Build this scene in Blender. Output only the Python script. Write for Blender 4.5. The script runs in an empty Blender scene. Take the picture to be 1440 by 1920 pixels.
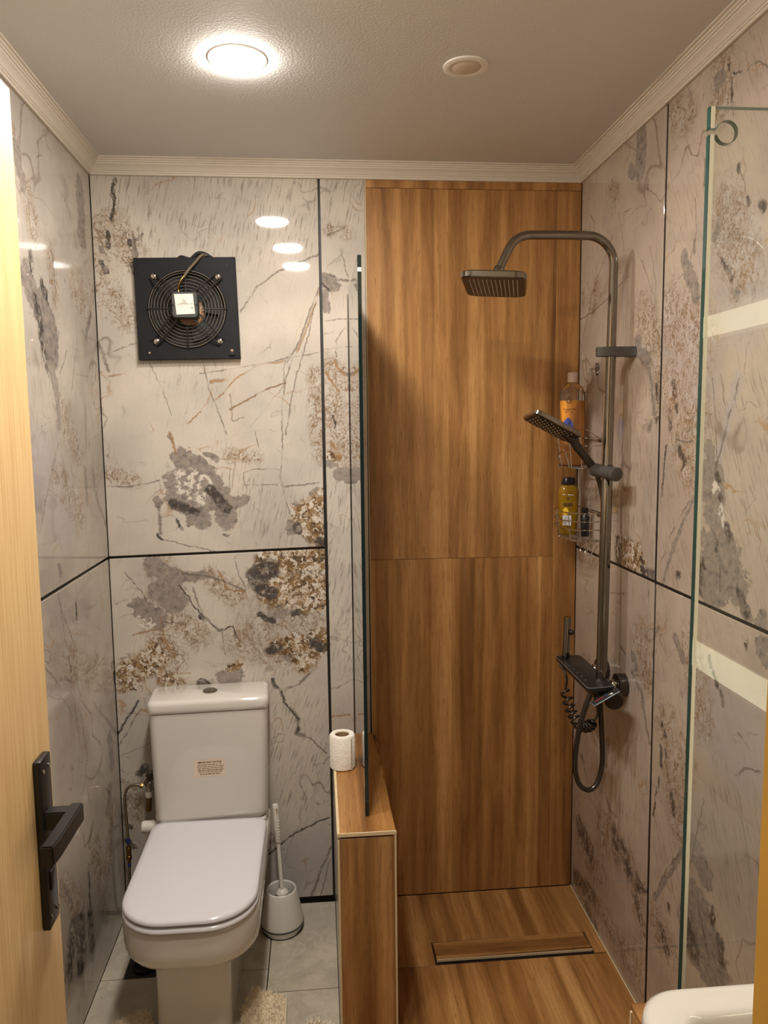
import bpy, bmesh, math, random
from mathutils import Vector, Matrix

SC = bpy.context.scene
COL = SC.collection
random.seed(7)
PI = math.pi

# ------------------------------------------------------------------ camera, world, exposure
# room frame: x right along the back wall, y towards the camera is negative, z up (metres)
W, YF, ZC = 1.462, -1.98, 2.318          # room width, front wall, ceiling
cam_d = bpy.data.cameras.new('camera')
cam = bpy.data.objects.new('camera', cam_d)
COL.objects.link(cam)
cam.matrix_world = Matrix(((0.9960924, 0.0206989, -0.0858578, 0.6395553),
                           (-0.0876017, 0.1080283, -0.9902807, -2.3545499),
                           (-0.0112226, 0.9939323, 0.1094195, 1.54),
                           (0, 0, 0, 1)))
cam_d.sensor_fit = 'HORIZONTAL'
cam_d.sensor_width = 36.0
cam_d.lens = 1427.428 / 1440 * 36
cam_d.clip_start = 0.02
SC.camera = cam

wd = bpy.data.worlds.new('world'); SC.world = wd
wd.use_nodes = True
wd.node_tree.nodes['Background'].inputs[0].default_value = (1.0, 0.86, 0.70, 1)
wd.node_tree.nodes['Background'].inputs[1].default_value = 0.12
SC.view_settings.view_transform = 'Standard'
SC.view_settings.look = 'None'
SC.view_settings.gamma = 1
SC.view_settings.use_curve_mapping = False
SC.view_settings.exposure = 0.0
LAMP_LIGHT = 285.0        # radiance of each downlight
STRIP_LIGHT = 5.0         # radiance of the mirror's light strips
try:
    SC.cycles.use_denoising = True
    SC.cycles.max_bounces = 8
    SC.cycles.diffuse_bounces = 5
    SC.cycles.glossy_bounces = 5
    SC.cycles.transparent_max_bounces = 24
except Exception:
    pass

# ------------------------------------------------------------------ material helpers
def srgb(r, g, b):
    f = lambda c: (c / 255 / 12.92) if c / 255 <= 0.04045 else ((c / 255 + 0.055) / 1.055) ** 2.4
    return (f(r), f(g), f(b), 1)

class NB:
    """small node-graph builder"""
    def __init__(self, name):
        self.mat = bpy.data.materials.new(name)
        self.mat.use_nodes = True
        self.t = self.mat.node_tree
        self.t.nodes.clear()
        self.out = self.t.nodes.new('ShaderNodeOutputMaterial')
    def n(self, typ, **kw):
        x = self.t.nodes.new(typ)
        for k, v in kw.items(): setattr(x, k, v)
        return x
    def put(self, sock, v):
        if isinstance(v, bpy.types.NodeSocket): self.t.links.new(v, sock)
        elif v is not None: sock.default_value = v
    def math(self, op, a, b=None, c=None):
        x = self.n('ShaderNodeMath', operation=op)
        for i, v in enumerate((a, b, c)):
            if v is not None: self.put(x.inputs[i], v)
        return x.outputs[0]
    def vec(self, op, a, b=None, scale=None):
        x = self.n('ShaderNodeVectorMath', operation=op)
        self.put(x.inputs[0], a)
        if b is not None: self.put(x.inputs[1], b)
        if scale is not None: self.put(x.inputs['Scale'], scale)
        return x.outputs['Value'] if op == 'LENGTH' else x.outputs[0]
    def noise(self, v, scale, detail=3, rough=0.55, dist=0.0, color=False):
        x = self.n('ShaderNodeTexNoise')
        self.put(x.inputs['Vector'], v)
        x.inputs['Scale'].default_value = scale
        x.inputs['Detail'].default_value = detail
        x.inputs['Roughness'].default_value = rough
        x.inputs['Distortion'].default_value = dist
        return x.outputs['Color' if color else 'Fac']
    def step(self, v, lo, hi):
        """smooth 0..1 ramp from lo to hi (hi may lie below lo)"""
        x = self.n('ShaderNodeMapRange', interpolation_type='SMOOTHSTEP')
        self.put(x.inputs['Value'], v)
        if lo <= hi: a = (lo, hi, 0, 1)
        else: a = (hi, lo, 1, 0)
        for i, q in enumerate(a): x.inputs[1 + i].default_value = q
        return x.outputs[0]
    def mix(self, f, a, b, blend='MIX'):
        x = self.n('ShaderNodeMix', data_type='RGBA', blend_type=blend)
        self.put(x.inputs[0], f); self.put(x.inputs[6], a); self.put(x.inputs[7], b)
        return x.outputs[2]
    def ramp(self, f, stops):
        x = self.n('ShaderNodeValToRGB')
        self.put(x.inputs[0], f)
        e = x.color_ramp.elements
        while len(e) < len(stops): e.new(0.5)
        for q, (p, c) in zip(e, stops): q.position = p; q.color = c
        return x.outputs[0]
    def mapping(self, v, loc=(0, 0, 0), rot=0.0, scale=(1, 1, 1), typ='POINT'):
        x = self.n('ShaderNodeMapping', vector_type=typ)
        self.put(x.inputs[0], v)
        x.inputs[1].default_value = loc
        x.inputs[2].default_value = (0, 0, rot)
        x.inputs[3].default_value = scale
        return x.outputs[0]
    def objco(self):
        return self.n('ShaderNodeTexCoord').outputs['Object']
    def plane(self, a, b, c=None):
        """2D coordinate (object axis a, object axis b, optional c)"""
        s = self.n('ShaderNodeSeparateXYZ'); self.put(s.inputs[0], self.objco())
        k = self.n('ShaderNodeCombineXYZ')
        self.put(k.inputs[0], s.outputs[a]); self.put(k.inputs[1], s.outputs[b])
        if c is not None: self.put(k.inputs[2], s.outputs[c])
        return k.outputs[0]
    def bump(self, h, strength=0.2, dist=0.002):
        x = self.n('ShaderNodeBump')
        x.inputs['Strength'].default_value = strength
        x.inputs['Distance'].default_value = dist
        self.put(x.inputs['Height'], h)
        return x.outputs[0]
    def principled(self, color, rough=0.4, metal=0.0, normal=None, **kw):
        x = self.n('ShaderNodeBsdfPrincipled')
        self.put(x.inputs['Base Color'], color)
        self.put(x.inputs['Roughness'], rough)
        self.put(x.inputs['Metallic'], metal)
        if normal is not None: self.put(x.inputs['Normal'], normal)
        for k, v in kw.items(): self.put(x.inputs[k.replace('_', ' ')], v)
        return x.outputs[0]
    def done(self, shader):
        self.put(self.out.inputs['Surface'], shader)
        return self.mat

def plain(name, rgb, rough=0.4, metal=0.0, vary=0.05, scale=14, bump=0.0, bscale=250, **kw):
    """one colour with a faint procedural mottling"""
    b = NB(name); v = b.objco()
    c = srgb(*rgb)
    dark = tuple(q * (1 - vary * 2) for q in c[:3]) + (1,)
    col = b.mix(b.noise(v, scale, 4), dark, tuple(min(1, q * (1 + vary)) for q in c[:3]) + (1,))
    nrm = b.bump(b.noise(v, bscale, 2), bump, 0.002) if bump else None
    return b.done(b.principled(col, rough, metal, nrm, **kw))

def emitter(name, rgb, strength):
    b = NB(name)
    e = b.n('ShaderNodeEmission')
    e.inputs[0].default_value = srgb(*rgb); e.inputs[1].default_value = strength
    return b.done(e.outputs[0])

def clear_glass(name, tint=(0.97, 0.99, 0.975), ior=1.5, haze=0.0):
    """thin glazing: straight-through transmission with Fresnel reflection"""
    b = NB(name)
    t = b.n('ShaderNodeBsdfTransparent'); t.inputs[0].default_value = tint + (1,)
    g = b.n('ShaderNodeBsdfGlossy'); g.inputs['Roughness'].default_value = 0.0
    f = b.n('ShaderNodeFresnel'); f.inputs[0].default_value = ior
    m = b.n('ShaderNodeMixShader')
    b.put(m.inputs[0], f.outputs[0]); b.put(m.inputs[1], t.outputs[0]); b.put(m.inputs[2], g.outputs[0])
    o = m.outputs[0]
    if haze:
        d = b.n('ShaderNodeBsdfDiffuse'); d.inputs[0].default_value = (0.8, 0.78, 0.74, 1)
        m2 = b.n('ShaderNodeMixShader'); m2.inputs[0].default_value = haze
        b.put(m2.inputs[1], o); b.put(m2.inputs[2], d.outputs[0]); o = m2.outputs[0]
    return b.done(o)

# ------------------------------------------------------------------ printed marble slabs
# features per slab: T taupe patches, D charcoal, C granulated crystals, W white flecks, F rusty fibres,
# V grey veins, R rust veins, L lilac tint, S streaked zones; each entry is a capsule u1,v1,u2,v2,radius in metres
MARBLE = {
 'BU': {
  'D': [(0.075,2.267,0.069,2.241,0.0046),(0.069,2.241,0.066,2.222,0.0046),(0.066,2.222,0.067,2.185,0.0046),(0.067,2.185,0.056,2.152,0.0047),(0.044,2.114,0.046,2.076,0.007),(0.105,2.092,0.106,2.083,0.0078),(0.024,2.031,0.037,2.004,0.0062),(0.021,2.031,0.035,2.023,0.0031),(0.108,2.031,0.116,2.004,0.0047),(0.314,1.36,0.36,1.298,0.0163),(0.2,1.318,0.236,1.301,0.0163),(0.255,1.295,0.268,1.292,0.0114),(0.15,1.224,0.16,1.209,0.0049),(0.206,1.269,0.224,1.24,0.0041),(0.349,1.219,0.36,1.216,0.0041),(0.571,1.244,0.577,1.227,0.0132),(0.639,1.197,0.653,1.192,0.0133)],
  'T': [(0.12,2.088,0.122,2.042,0.0078),(0.025,2.076,0.027,2.061,0.0078),(0.237,1.452,0.268,1.419,0.0356),(0.222,1.382,0.321,1.348,0.0455),(0.209,1.334,0.352,1.315,0.0326),(0.27,1.275,0.28,1.269,0.0326),(0.354,1.277,0.363,1.267,0.0327),(0.384,1.314,0.409,1.325,0.0196),(0.269,1.438,0.325,1.381,0.0292),(0.301,1.467,0.333,1.45,0.0097),(0.15,1.33,0.157,1.319,0.013),(0.638,1.342,0.65,1.309,0.0231),(0.553,1.244,0.558,1.233,0.0215),(0.195,1.533,0.203,1.504,0.004)],
  'V': [(0.118,2.11,0.124,2.05,0.0031),(0.12,2.088,0.144,2.111,0.0039),(0.157,1.31,0.16,1.229,0.0041),(0.574,1.756,0.548,1.696,0.0021),(0.548,1.696,0.536,1.588,0.0021),(0.536,1.588,0.533,1.48,0.0021),(0.533,1.48,0.526,1.394,0.0021),(0.526,1.394,0.539,1.326,0.0021),(0.539,1.326,0.549,1.283,0.0021),(0.654,1.962,0.625,1.887,0.0029),(0.625,1.887,0.581,1.78,0.0029),(0.581,1.78,0.556,1.743,0.0029),(0.643,1.915,0.617,1.816,0.0016),(0.617,1.816,0.579,1.691,0.0016),(0.579,1.691,0.544,1.522,0.0016),(0.658,1.773,0.55,1.753,0.0016),(0.55,1.753,0.417,1.727,0.0016),(0.417,1.727,0.293,1.71,0.0016),(0.548,1.681,0.475,1.655,0.0013),(0.475,1.655,0.378,1.604,0.0013),(0.305,1.743,0.32,1.662,0.0019),(0.32,1.662,0.341,1.603,0.0019),(0.341,1.603,0.366,1.527,0.0019),(0.147,1.74,0.184,1.652,0.0013),(0.184,1.652,0.205,1.585,0.0013),(0.42,1.891,0.453,1.938,0.0024),(0.453,1.938,0.471,1.962,0.0024),(0.471,1.962,0.52,1.997,0.0024),(0.52,1.997,0.563,2.021,0.0024),(0.563,2.021,0.612,2.041,0.0024),(0.612,2.041,0.659,2.059,0.0024),(0.0,1.372,0.077,1.374,0.0023),(0.077,1.374,0.132,1.384,0.0023),(0.132,1.384,0.162,1.393,0.0023),(0.002,1.798,0.017,1.755,0.0047),(0.017,1.755,0.03,1.717,0.0047),(0.02,1.767,0.11,1.798,0.0016),(0.159,1.209,0.235,1.19,0.0016),(0.235,1.19,0.323,1.167,0.0016),(0.532,1.366,0.581,1.368,0.0025),(0.581,1.368,0.641,1.375,0.0025),(0.379,1.651,0.385,1.566,0.0016),(0.385,1.566,0.418,1.578,0.0016),(0.456,1.534,0.461,1.486,0.0016),(0.415,1.412,0.452,1.419,0.0016),(0.452,1.419,0.525,1.418,0.0016),(0.415,1.412,0.418,1.371,0.0013),(0.418,1.371,0.516,1.372,0.0013)],
  'F': [(0.066,2.14,0.107,2.05,0.0436),(0.019,1.958,0.091,1.866,0.0392),(0.028,2.139,0.022,2.019,0.0311),(0.637,1.708,0.648,1.449,0.0228),(0.007,1.41,0.085,1.393,0.0225),(0.373,1.469,0.453,1.452,0.0195)],
  'W': [(0.235,1.39,0.273,1.341,0.0325),(0.26,1.414,0.314,1.373,0.0162)],
  'C': [(0.598,1.277,0.643,1.217,0.0463),(0.625,1.301,0.654,1.334,0.0264)],
  'R': [(0.657,1.953,0.631,1.882,0.0022),(0.631,1.882,0.584,1.772,0.0023),(0.55,1.747,0.465,1.733,0.0023),(0.465,1.733,0.398,1.692,0.0023),(0.398,1.692,0.337,1.632,0.0023),(0.548,1.681,0.475,1.655,0.0026),(0.475,1.655,0.378,1.604,0.0026),(0.293,1.591,0.257,1.561,0.0024),(0.029,1.702,0.076,1.708,0.0032),(0.325,1.686,0.373,1.69,0.0048),(0.198,1.536,0.214,1.471,0.004)],
  'S': [(0.183,2.209,0.6,2.199,0.1646),(0.449,1.305,0.512,1.22,0.074),(0.357,1.453,0.419,1.387,0.057)],
 },
 'BL': {
  'T': [(0.128,1.127,0.199,1.087,0.0295),(0.146,1.047,0.188,1.02,0.0395),(0.09,0.998,0.132,0.96,0.0329),(0.239,1.086,0.276,1.09,0.0148),(0.342,0.764,0.367,0.776,0.0285),(0.492,0.968,0.522,0.976,0.02),(0.535,0.833,0.551,0.82,0.0236)],
  'F': [(0.152,1.13,0.196,1.012,0.0394),(0.471,0.918,0.62,0.895,0.0704),(0.395,0.886,0.502,0.839,0.0536),(0.147,1.013,0.257,0.908,0.0462),(0.312,1.084,0.383,1.023,0.0364),(0.128,0.93,0.188,0.826,0.0364),(0.015,0.417,0.061,0.344,0.0304)],
  'D': [(0.259,0.754,0.279,0.748,0.0134),(0.442,1.088,0.484,1.107,0.0331),(0.458,1.046,0.487,1.033,0.0233),(0.449,0.965,0.491,0.946,0.01),(0.555,0.966,0.571,0.969,0.01),(0.482,0.849,0.505,0.858,0.0168),(0.619,0.869,0.639,0.851,0.0168),(0.265,0.967,0.275,0.96,0.0066),(0.206,1.065,0.267,0.976,0.0026),(0.267,0.976,0.322,0.919,0.0033),(0.322,0.919,0.339,0.922,0.0033),(0.339,0.922,0.365,0.93,0.0033),(0.365,0.93,0.379,0.892,0.0033),(0.483,0.754,0.494,0.727,0.0067),(0.51,0.714,0.521,0.673,0.0037),(0.521,0.673,0.544,0.65,0.0037),(0.544,0.65,0.565,0.622,0.0037),(0.565,0.622,0.563,0.587,0.0037),(0.563,0.587,0.555,0.575,0.0037),(0.654,0.286,0.614,0.274,0.0019),(0.614,0.274,0.549,0.243,0.0019),(0.549,0.243,0.502,0.213,0.0019),(0.502,0.213,0.45,0.165,0.0019),(-0.001,0.595,0.067,0.702,0.0043),(0.012,0.243,0.034,0.22,0.0085),(0.018,0.302,0.027,0.289,0.0068),(0.062,0.467,0.079,0.484,0.0134)],
  'W': [(0.089,0.956,0.12,0.947,0.0165)],
  'C': [(0.476,1.124,0.641,1.133,0.0432),(0.499,1.044,0.64,1.04,0.06),(0.597,0.99,0.647,0.997,0.0368),(0.584,0.81,0.636,0.878,0.0404),(0.502,0.857,0.569,0.871,0.0302),(0.041,0.794,0.115,0.825,0.0447),(0.117,0.879,0.143,0.836,0.0199),(0.15,0.772,0.185,0.757,0.0266),(0.351,0.802,0.385,0.809,0.0134),(0.022,0.747,0.071,0.748,0.0166)],
  'V': [(0.215,1.103,0.304,1.089,0.0033),(0.304,1.089,0.376,1.06,0.0033),(0.376,1.06,0.408,1.042,0.0033),(0.331,0.919,0.34,0.845,0.0017),(0.246,1.06,0.278,0.958,0.0025),(0.15,0.954,0.217,0.947,0.002),(0.048,1.108,0.093,1.048,0.0016),(0.093,1.048,0.107,1.014,0.0016),(0.379,1.149,0.39,1.09,0.0017),(0.39,1.09,0.409,1.056,0.0017),(0.51,0.714,0.521,0.673,0.0068),(0.521,0.673,0.544,0.65,0.0068),(0.544,0.65,0.565,0.622,0.0068),(0.565,0.622,0.563,0.587,0.0068),(0.563,0.587,0.555,0.575,0.0068),(0.555,0.575,0.584,0.563,0.0068),(0.494,0.727,0.515,0.719,0.0042),(0.515,0.719,0.557,0.73,0.0042),(0.557,0.73,0.581,0.751,0.0042),(0.581,0.751,0.618,0.783,0.0042),(0.584,0.563,0.607,0.549,0.0026),(0.607,0.549,0.649,0.506,0.0026),(0.654,0.286,0.614,0.274,0.0031),(0.614,0.274,0.549,0.243,0.0031),(0.549,0.243,0.502,0.213,0.0031),(0.502,0.213,0.45,0.165,0.0031),(0.659,0.185,0.63,0.124,0.0038),(0.63,0.124,0.606,0.054,0.0038),(0.606,0.054,0.587,0.009,0.0038),(0.653,0.145,0.619,0.006,0.0017),(0.0,0.558,0.032,0.609,0.0025),(0.032,0.609,0.076,0.676,0.0025)],
  'R': [(0.15,0.963,0.154,0.895,0.0033),(0.154,0.895,0.181,0.843,0.0033),(0.329,1.108,0.351,1.049,0.0033),(0.351,1.049,0.408,1.039,0.0033),(0.063,0.915,0.144,0.932,0.0025),(0.365,0.93,0.386,0.972,0.0033)],
  'L': [(0.517,0.135,0.622,0.165,0.1041)],
  'S': [(0.488,0.657,0.628,0.474,0.1363),(0.523,0.353,0.608,0.349,0.0688)],
 },
 'BS': {
  'T': [(0.67,1.989,0.694,1.973,0.0224),(0.671,1.953,0.676,1.906,0.0128),(0.713,1.399,0.737,1.393,0.0214),(0.674,1.436,0.687,1.429,0.0115),(0.718,1.708,0.737,1.7,0.0065)],
  'D': [(0.665,1.976,0.687,1.953,0.0032),(0.69,1.579,0.696,1.546,0.0033)],
  'V': [(0.691,2.0,0.723,1.985,0.004),(0.723,1.985,0.742,1.982,0.004),(0.685,2.116,0.741,2.14,0.0024),(0.724,2.07,0.742,1.992,0.0016),(0.728,1.843,0.703,1.803,0.0021),(0.703,1.803,0.706,1.756,0.0021),(0.664,1.78,0.736,1.787,0.0016),(0.663,1.867,0.737,1.87,0.0013),(0.662,0.716,0.692,0.722,0.0027),(0.692,0.722,0.727,0.742,0.0027),(0.727,0.742,0.786,0.75,0.0027)],
  'F': [(0.69,2.132,0.749,2.117,0.0191),(0.678,1.724,0.734,1.683,0.0422),(0.684,1.611,0.731,1.497,0.0491),(0.689,1.465,0.73,1.431,0.0296)],
  'C': [(0.678,1.457,0.7,1.448,0.0148)],
  'R': [(0.699,1.74,0.726,1.7,0.0032),(0.669,1.708,0.709,1.651,0.0036),(0.682,1.498,0.713,1.448,0.0049),(0.662,0.623,0.725,0.629,0.0026)],
  'S': [(0.687,1.333,0.703,0.823,0.0752),(0.679,2.223,0.79,2.209,0.0794)],
 },
 'RFU': {
  'T': [(-0.432,2.255,-0.424,2.178,0.032),(-0.367,2.197,-0.378,2.184,0.0186),(-0.437,1.753,-0.445,1.733,0.0204),(-0.468,1.713,-0.497,1.698,0.02),(-0.497,1.698,-0.525,1.647,0.0069),(-0.525,1.647,-0.546,1.588,0.0069),(-0.546,1.588,-0.542,1.569,0.0068),(-0.531,1.549,-0.514,1.523,0.0079)],
  'F': [(-0.242,2.19,-0.274,2.162,0.0279),(-0.102,1.9,-0.143,1.939,0.0301),(-0.471,1.815,-0.538,1.717,0.0589),(-0.554,1.652,-0.568,1.575,0.033)],
  'V': [(-0.312,2.068,-0.335,2.097,0.0017),(-0.335,2.097,-0.373,2.097,0.0017),(-0.275,2.078,-0.22,2.027,0.0021),(-0.22,2.027,-0.121,1.958,0.0021),(-0.121,1.958,-0.08,1.888,0.0022),(-0.366,1.933,-0.228,1.895,0.0023),(-0.228,1.895,-0.081,1.875,0.0025),(-0.081,1.875,0.003,1.868,0.0026),(-0.089,1.894,-0.024,1.8,0.0024),(-0.024,1.8,0.005,1.704,0.0025),(-0.292,2.108,-0.324,2.045,0.0014),(-0.324,2.045,-0.334,2.001,0.0014),(-0.079,2.163,-0.111,2.135,0.0019),(-0.111,2.135,-0.105,2.098,0.0019),(-0.42,1.982,-0.536,1.843,0.0013),(-0.492,1.978,-0.534,1.882,0.0013),(-0.534,1.882,-0.532,1.819,0.0013),(-0.473,2.135,-0.475,2.109,0.0039),(-0.024,1.62,-0.136,1.663,0.0019)],
  'D': [(-0.552,1.633,-0.563,1.607,0.0072),(-0.557,1.559,-0.563,1.552,0.0091),(-0.335,1.222,-0.345,1.168,0.0186),(-0.508,1.168,-0.561,1.168,0.0169)],
  'S': [(-0.393,1.593,-0.3,1.3,0.2639),(-0.495,1.536,-0.48,1.264,0.1518)],
  'C': [(-0.373,1.205,-0.451,1.189,0.0427),(-0.466,1.22,-0.501,1.184,0.0247)],
 },
 'RNU': {
  'T': [(-0.674,1.913,-0.695,1.863,0.0159),(-0.699,1.874,-0.736,1.822,0.0209),(-0.747,1.378,-0.683,1.279,0.0063),(-0.683,1.279,-0.619,1.172,0.0066),(-0.89,1.8,-0.9,1.783,0.0078),(-0.804,1.927,-0.823,1.954,0.0131),(-0.772,2.08,-0.765,2.05,0.0166),(-0.795,2.23,-0.807,2.232,0.0161),(-0.812,1.435,-0.835,1.358,0.0337),(-0.844,1.442,-0.859,1.382,0.0264),(-0.856,1.338,-0.869,1.306,0.0363),(-0.85,1.27,-0.878,1.23,0.0564),(-0.916,1.27,-0.946,1.211,0.0382),(-0.805,1.216,-0.855,1.197,0.0442),(-0.963,1.183,-0.977,1.165,0.0187),(-0.813,1.491,-0.826,1.458,0.0185),(-0.805,1.309,-0.777,1.293,0.0086),(-1.03,1.173,-1.023,1.156,0.021)],
  'V': [(-0.715,2.027,-0.726,1.958,0.0015),(-0.726,1.958,-0.715,1.927,0.0015),(-0.715,1.927,-0.694,1.875,0.0015),(-0.585,1.842,-0.669,1.874,0.0017),(-0.663,1.504,-0.743,1.503,0.0024),(-0.733,1.371,-0.656,1.288,0.0018),(-0.656,1.288,-0.605,1.216,0.0019),(-0.662,1.985,-0.619,1.937,0.0012),(-0.56,1.914,-0.548,1.891,0.0013),(-0.821,1.886,-0.837,1.871,0.0022),(-0.856,2.167,-0.861,2.14,0.0016),(-0.905,2.2,-0.915,2.207,0.002),(-0.915,2.207,-0.943,2.201,0.002),(-0.943,2.201,-0.972,2.179,0.0019),(-0.886,2.037,-0.913,1.989,0.0015),(-0.913,1.989,-0.922,1.965,0.0015),(-0.74,2.23,-0.719,2.195,0.0014),(-0.719,2.195,-0.672,2.202,0.0014),(-0.873,1.251,-0.876,1.196,0.0028),(-0.915,1.628,-0.905,1.587,0.0031),(-0.891,1.567,-0.856,1.481,0.0032),(-0.856,1.481,-0.838,1.447,0.0033),(-0.814,1.635,-0.835,1.546,0.0017),(-0.835,1.546,-0.847,1.459,0.0017),(-0.849,1.643,-0.866,1.578,0.0016)],
  'D': [(-0.719,1.932,-0.718,1.917,0.0057),(-0.639,1.636,-0.651,1.607,0.0086),(-0.627,1.571,-0.632,1.534,0.0087),(-0.658,1.585,-0.664,1.57,0.0068),(-0.68,1.485,-0.707,1.455,0.0118),(-0.707,1.455,-0.698,1.44,0.0051),(-0.615,1.492,-0.604,1.448,0.0044),(-0.604,1.448,-0.601,1.409,0.0045),(-0.601,1.409,-0.595,1.37,0.0045),(-0.688,1.199,-0.696,1.197,0.0086),(-0.837,1.871,-0.874,1.828,0.0082),(-0.97,1.94,-0.973,1.933,0.011),(-0.837,2.242,-0.843,2.229,0.0051),(-0.843,2.227,-0.864,2.214,0.0029),(-0.864,2.214,-0.884,2.209,0.0029),(-0.844,2.221,-0.85,2.194,0.0029),(-0.85,2.194,-0.856,2.167,0.0029),(-0.922,1.967,-0.929,1.954,0.0056),(-0.884,2.036,-0.888,2.026,0.0058),(-0.789,1.242,-0.784,1.188,0.0195),(-0.891,1.337,-0.905,1.317,0.0105),(-0.849,1.437,-0.856,1.426,0.0092),(-0.857,1.299,-0.853,1.282,0.0062),(-0.803,1.244,-0.808,1.237,0.0112),(-0.946,1.211,-0.976,1.176,0.0117),(-0.863,1.394,-0.869,1.388,0.0077)],
  'F': [(-0.61,1.795,-0.752,1.718,0.0764),(-0.633,1.634,-0.752,1.547,0.0671),(-0.682,1.5,-0.761,1.414,0.0476),(-0.843,1.959,-0.909,1.842,0.067),(-0.813,2.245,-0.807,2.176,0.0428),(-0.599,2.248,-0.671,2.214,0.0381)],
  'L': [(-0.625,1.757,-0.757,1.65,0.0893),(-0.846,1.917,-0.932,1.778,0.0938),(-0.915,1.628,-0.891,1.567,0.0158),(-0.891,1.567,-0.847,1.459,0.0162)],
  'W': [(-0.84,1.414,-0.851,1.404,0.0133),(-0.868,1.372,-0.879,1.341,0.0109)],
  'S': [(-0.932,1.535,-1.016,1.357,0.1278),(-0.678,1.353,-0.659,1.238,0.104)],
 },
 'RFL': {
  'T': [(-0.453,0.934,-0.467,0.914,0.0148),(-0.451,0.895,-0.522,0.84,0.0063),(-0.522,0.84,-0.552,0.766,0.0062),(-0.552,0.766,-0.566,0.737,0.0061),(-0.298,0.63,-0.281,0.558,0.014)],
  'V': [(-0.374,0.935,-0.404,0.924,0.0044),(-0.313,0.124,-0.387,0.113,0.0031),(-0.387,0.113,-0.459,0.037,0.003),(-0.065,0.487,-0.11,0.469,0.0026),(-0.11,0.469,-0.153,0.392,0.0025),(-0.153,0.392,-0.266,0.371,0.0024),(-0.273,1.066,-0.405,1.087,0.0015),(-0.534,1.163,-0.54,1.11,0.0013)],
  'F': [(-0.496,0.987,-0.549,0.919,0.0546),(-0.119,0.2,-0.235,0.216,0.0691),(-0.272,0.344,-0.466,0.354,0.0534),(-0.052,0.031,-0.242,0.082,0.0542),(-0.522,0.283,-0.59,0.196,0.0492),(-0.445,0.09,-0.551,0.091,0.051),(-0.242,0.082,-0.369,0.068,0.038)],
  'D': [(-0.082,0.248,-0.176,0.216,0.0356),(-0.363,0.386,-0.374,0.331,0.0255),(-0.421,0.371,-0.467,0.334,0.0267),(-0.513,0.32,-0.581,0.355,0.0137),(-0.518,0.348,-0.552,0.34,0.0138),(-0.05,0.058,-0.205,0.093,0.0263),(-0.152,0.023,-0.228,0.003,0.0187),(-0.508,0.288,-0.541,0.25,0.0159),(-0.08,0.494,-0.11,0.481,0.0048)],
  'S': [(-0.41,0.693,-0.305,0.488,0.2111)],
 },
 'RNL': {
  'D': [(-0.636,0.818,-0.652,0.795,0.009),(-0.632,0.753,-0.637,0.716,0.0091),(-0.655,0.755,-0.658,0.745,0.0072),(-0.697,0.667,-0.71,0.628,0.0106),(-0.625,0.674,-0.613,0.623,0.0046),(-0.613,0.623,-0.605,0.568,0.0047),(-0.664,0.298,-0.694,0.271,0.0183),(-0.844,1.047,-0.88,0.998,0.0071),(-0.783,0.408,-0.814,0.358,0.0341),(-0.899,0.506,-0.896,0.485,0.0128),(-0.928,0.465,-0.935,0.422,0.0141),(-0.975,1.122,-0.977,1.112,0.0087),(-0.698,0.387,-0.701,0.38,0.009)],
  'F': [(-0.659,0.818,-0.743,0.768,0.0602),(-0.68,0.712,-0.741,0.598,0.0443),(-0.637,0.302,-0.702,0.277,0.0505),(-0.758,1.039,-0.826,0.907,0.0527)],
  'V': [(-0.701,0.683,-0.761,0.687,0.0019),(-0.745,0.548,-0.681,0.47,0.0019),(-0.681,0.47,-0.629,0.381,0.002),(-0.88,0.998,-0.896,0.981,0.0022),(-0.962,0.928,-1.014,0.912,0.0021),(-0.963,0.839,-0.99,0.868,0.0021),(-0.99,0.868,-1.043,0.888,0.0021),(-0.837,0.477,-0.89,0.388,0.0035),(-0.843,0.728,-0.785,0.52,0.0024)],
  'T': [(-0.755,0.556,-0.69,0.464,0.0085),(-0.69,0.464,-0.624,0.357,0.0089),(-0.683,1.046,-0.725,1.007,0.0111),(-0.896,0.981,-0.903,0.969,0.0083),(-0.805,0.599,-0.861,0.567,0.0318),(-0.829,0.458,-0.875,0.428,0.0635),(-0.842,0.404,-0.901,0.384,0.07),(-1.033,1.128,-1.048,1.112,0.0209)],
  'S': [(-0.987,0.779,-0.955,0.671,0.1351),(-0.648,0.547,-0.64,0.431,0.0922)],
  'L': [(-0.852,0.924,-0.995,0.915,0.0981)],
 },
 'LU': {
  'T': [(-0.557,2.154,-0.531,2.09,0.0229),(-0.099,2.213,-0.102,2.141,0.031),(-0.097,2.143,-0.099,2.075,0.0312),(-0.546,1.889,-0.483,1.835,0.0364),(-0.447,1.841,-0.397,1.773,0.0461),(-0.413,1.783,-0.4,1.728,0.0428),(-0.42,1.7,-0.39,1.657,0.0215),(-0.385,1.639,-0.38,1.556,0.0159),(-0.002,1.781,0.104,1.727,0.0121),(-0.12,1.428,-0.084,1.335,0.0092),(-0.084,1.335,-0.013,1.263,0.0095),(-0.145,1.817,-0.1,1.793,0.0089),(-0.184,1.436,-0.181,1.347,0.0111),(-0.444,1.207,-0.432,1.185,0.0099)],
  'F': [(-0.515,2.072,-0.474,2.009,0.0349),(-0.576,2.179,-0.557,2.153,0.0277),(-0.357,1.594,-0.25,1.492,0.0487),(-0.371,1.968,-0.349,1.87,0.0316),(-0.193,1.943,-0.102,1.894,0.0515),(-0.407,1.421,-0.252,1.325,0.0552)],
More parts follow.
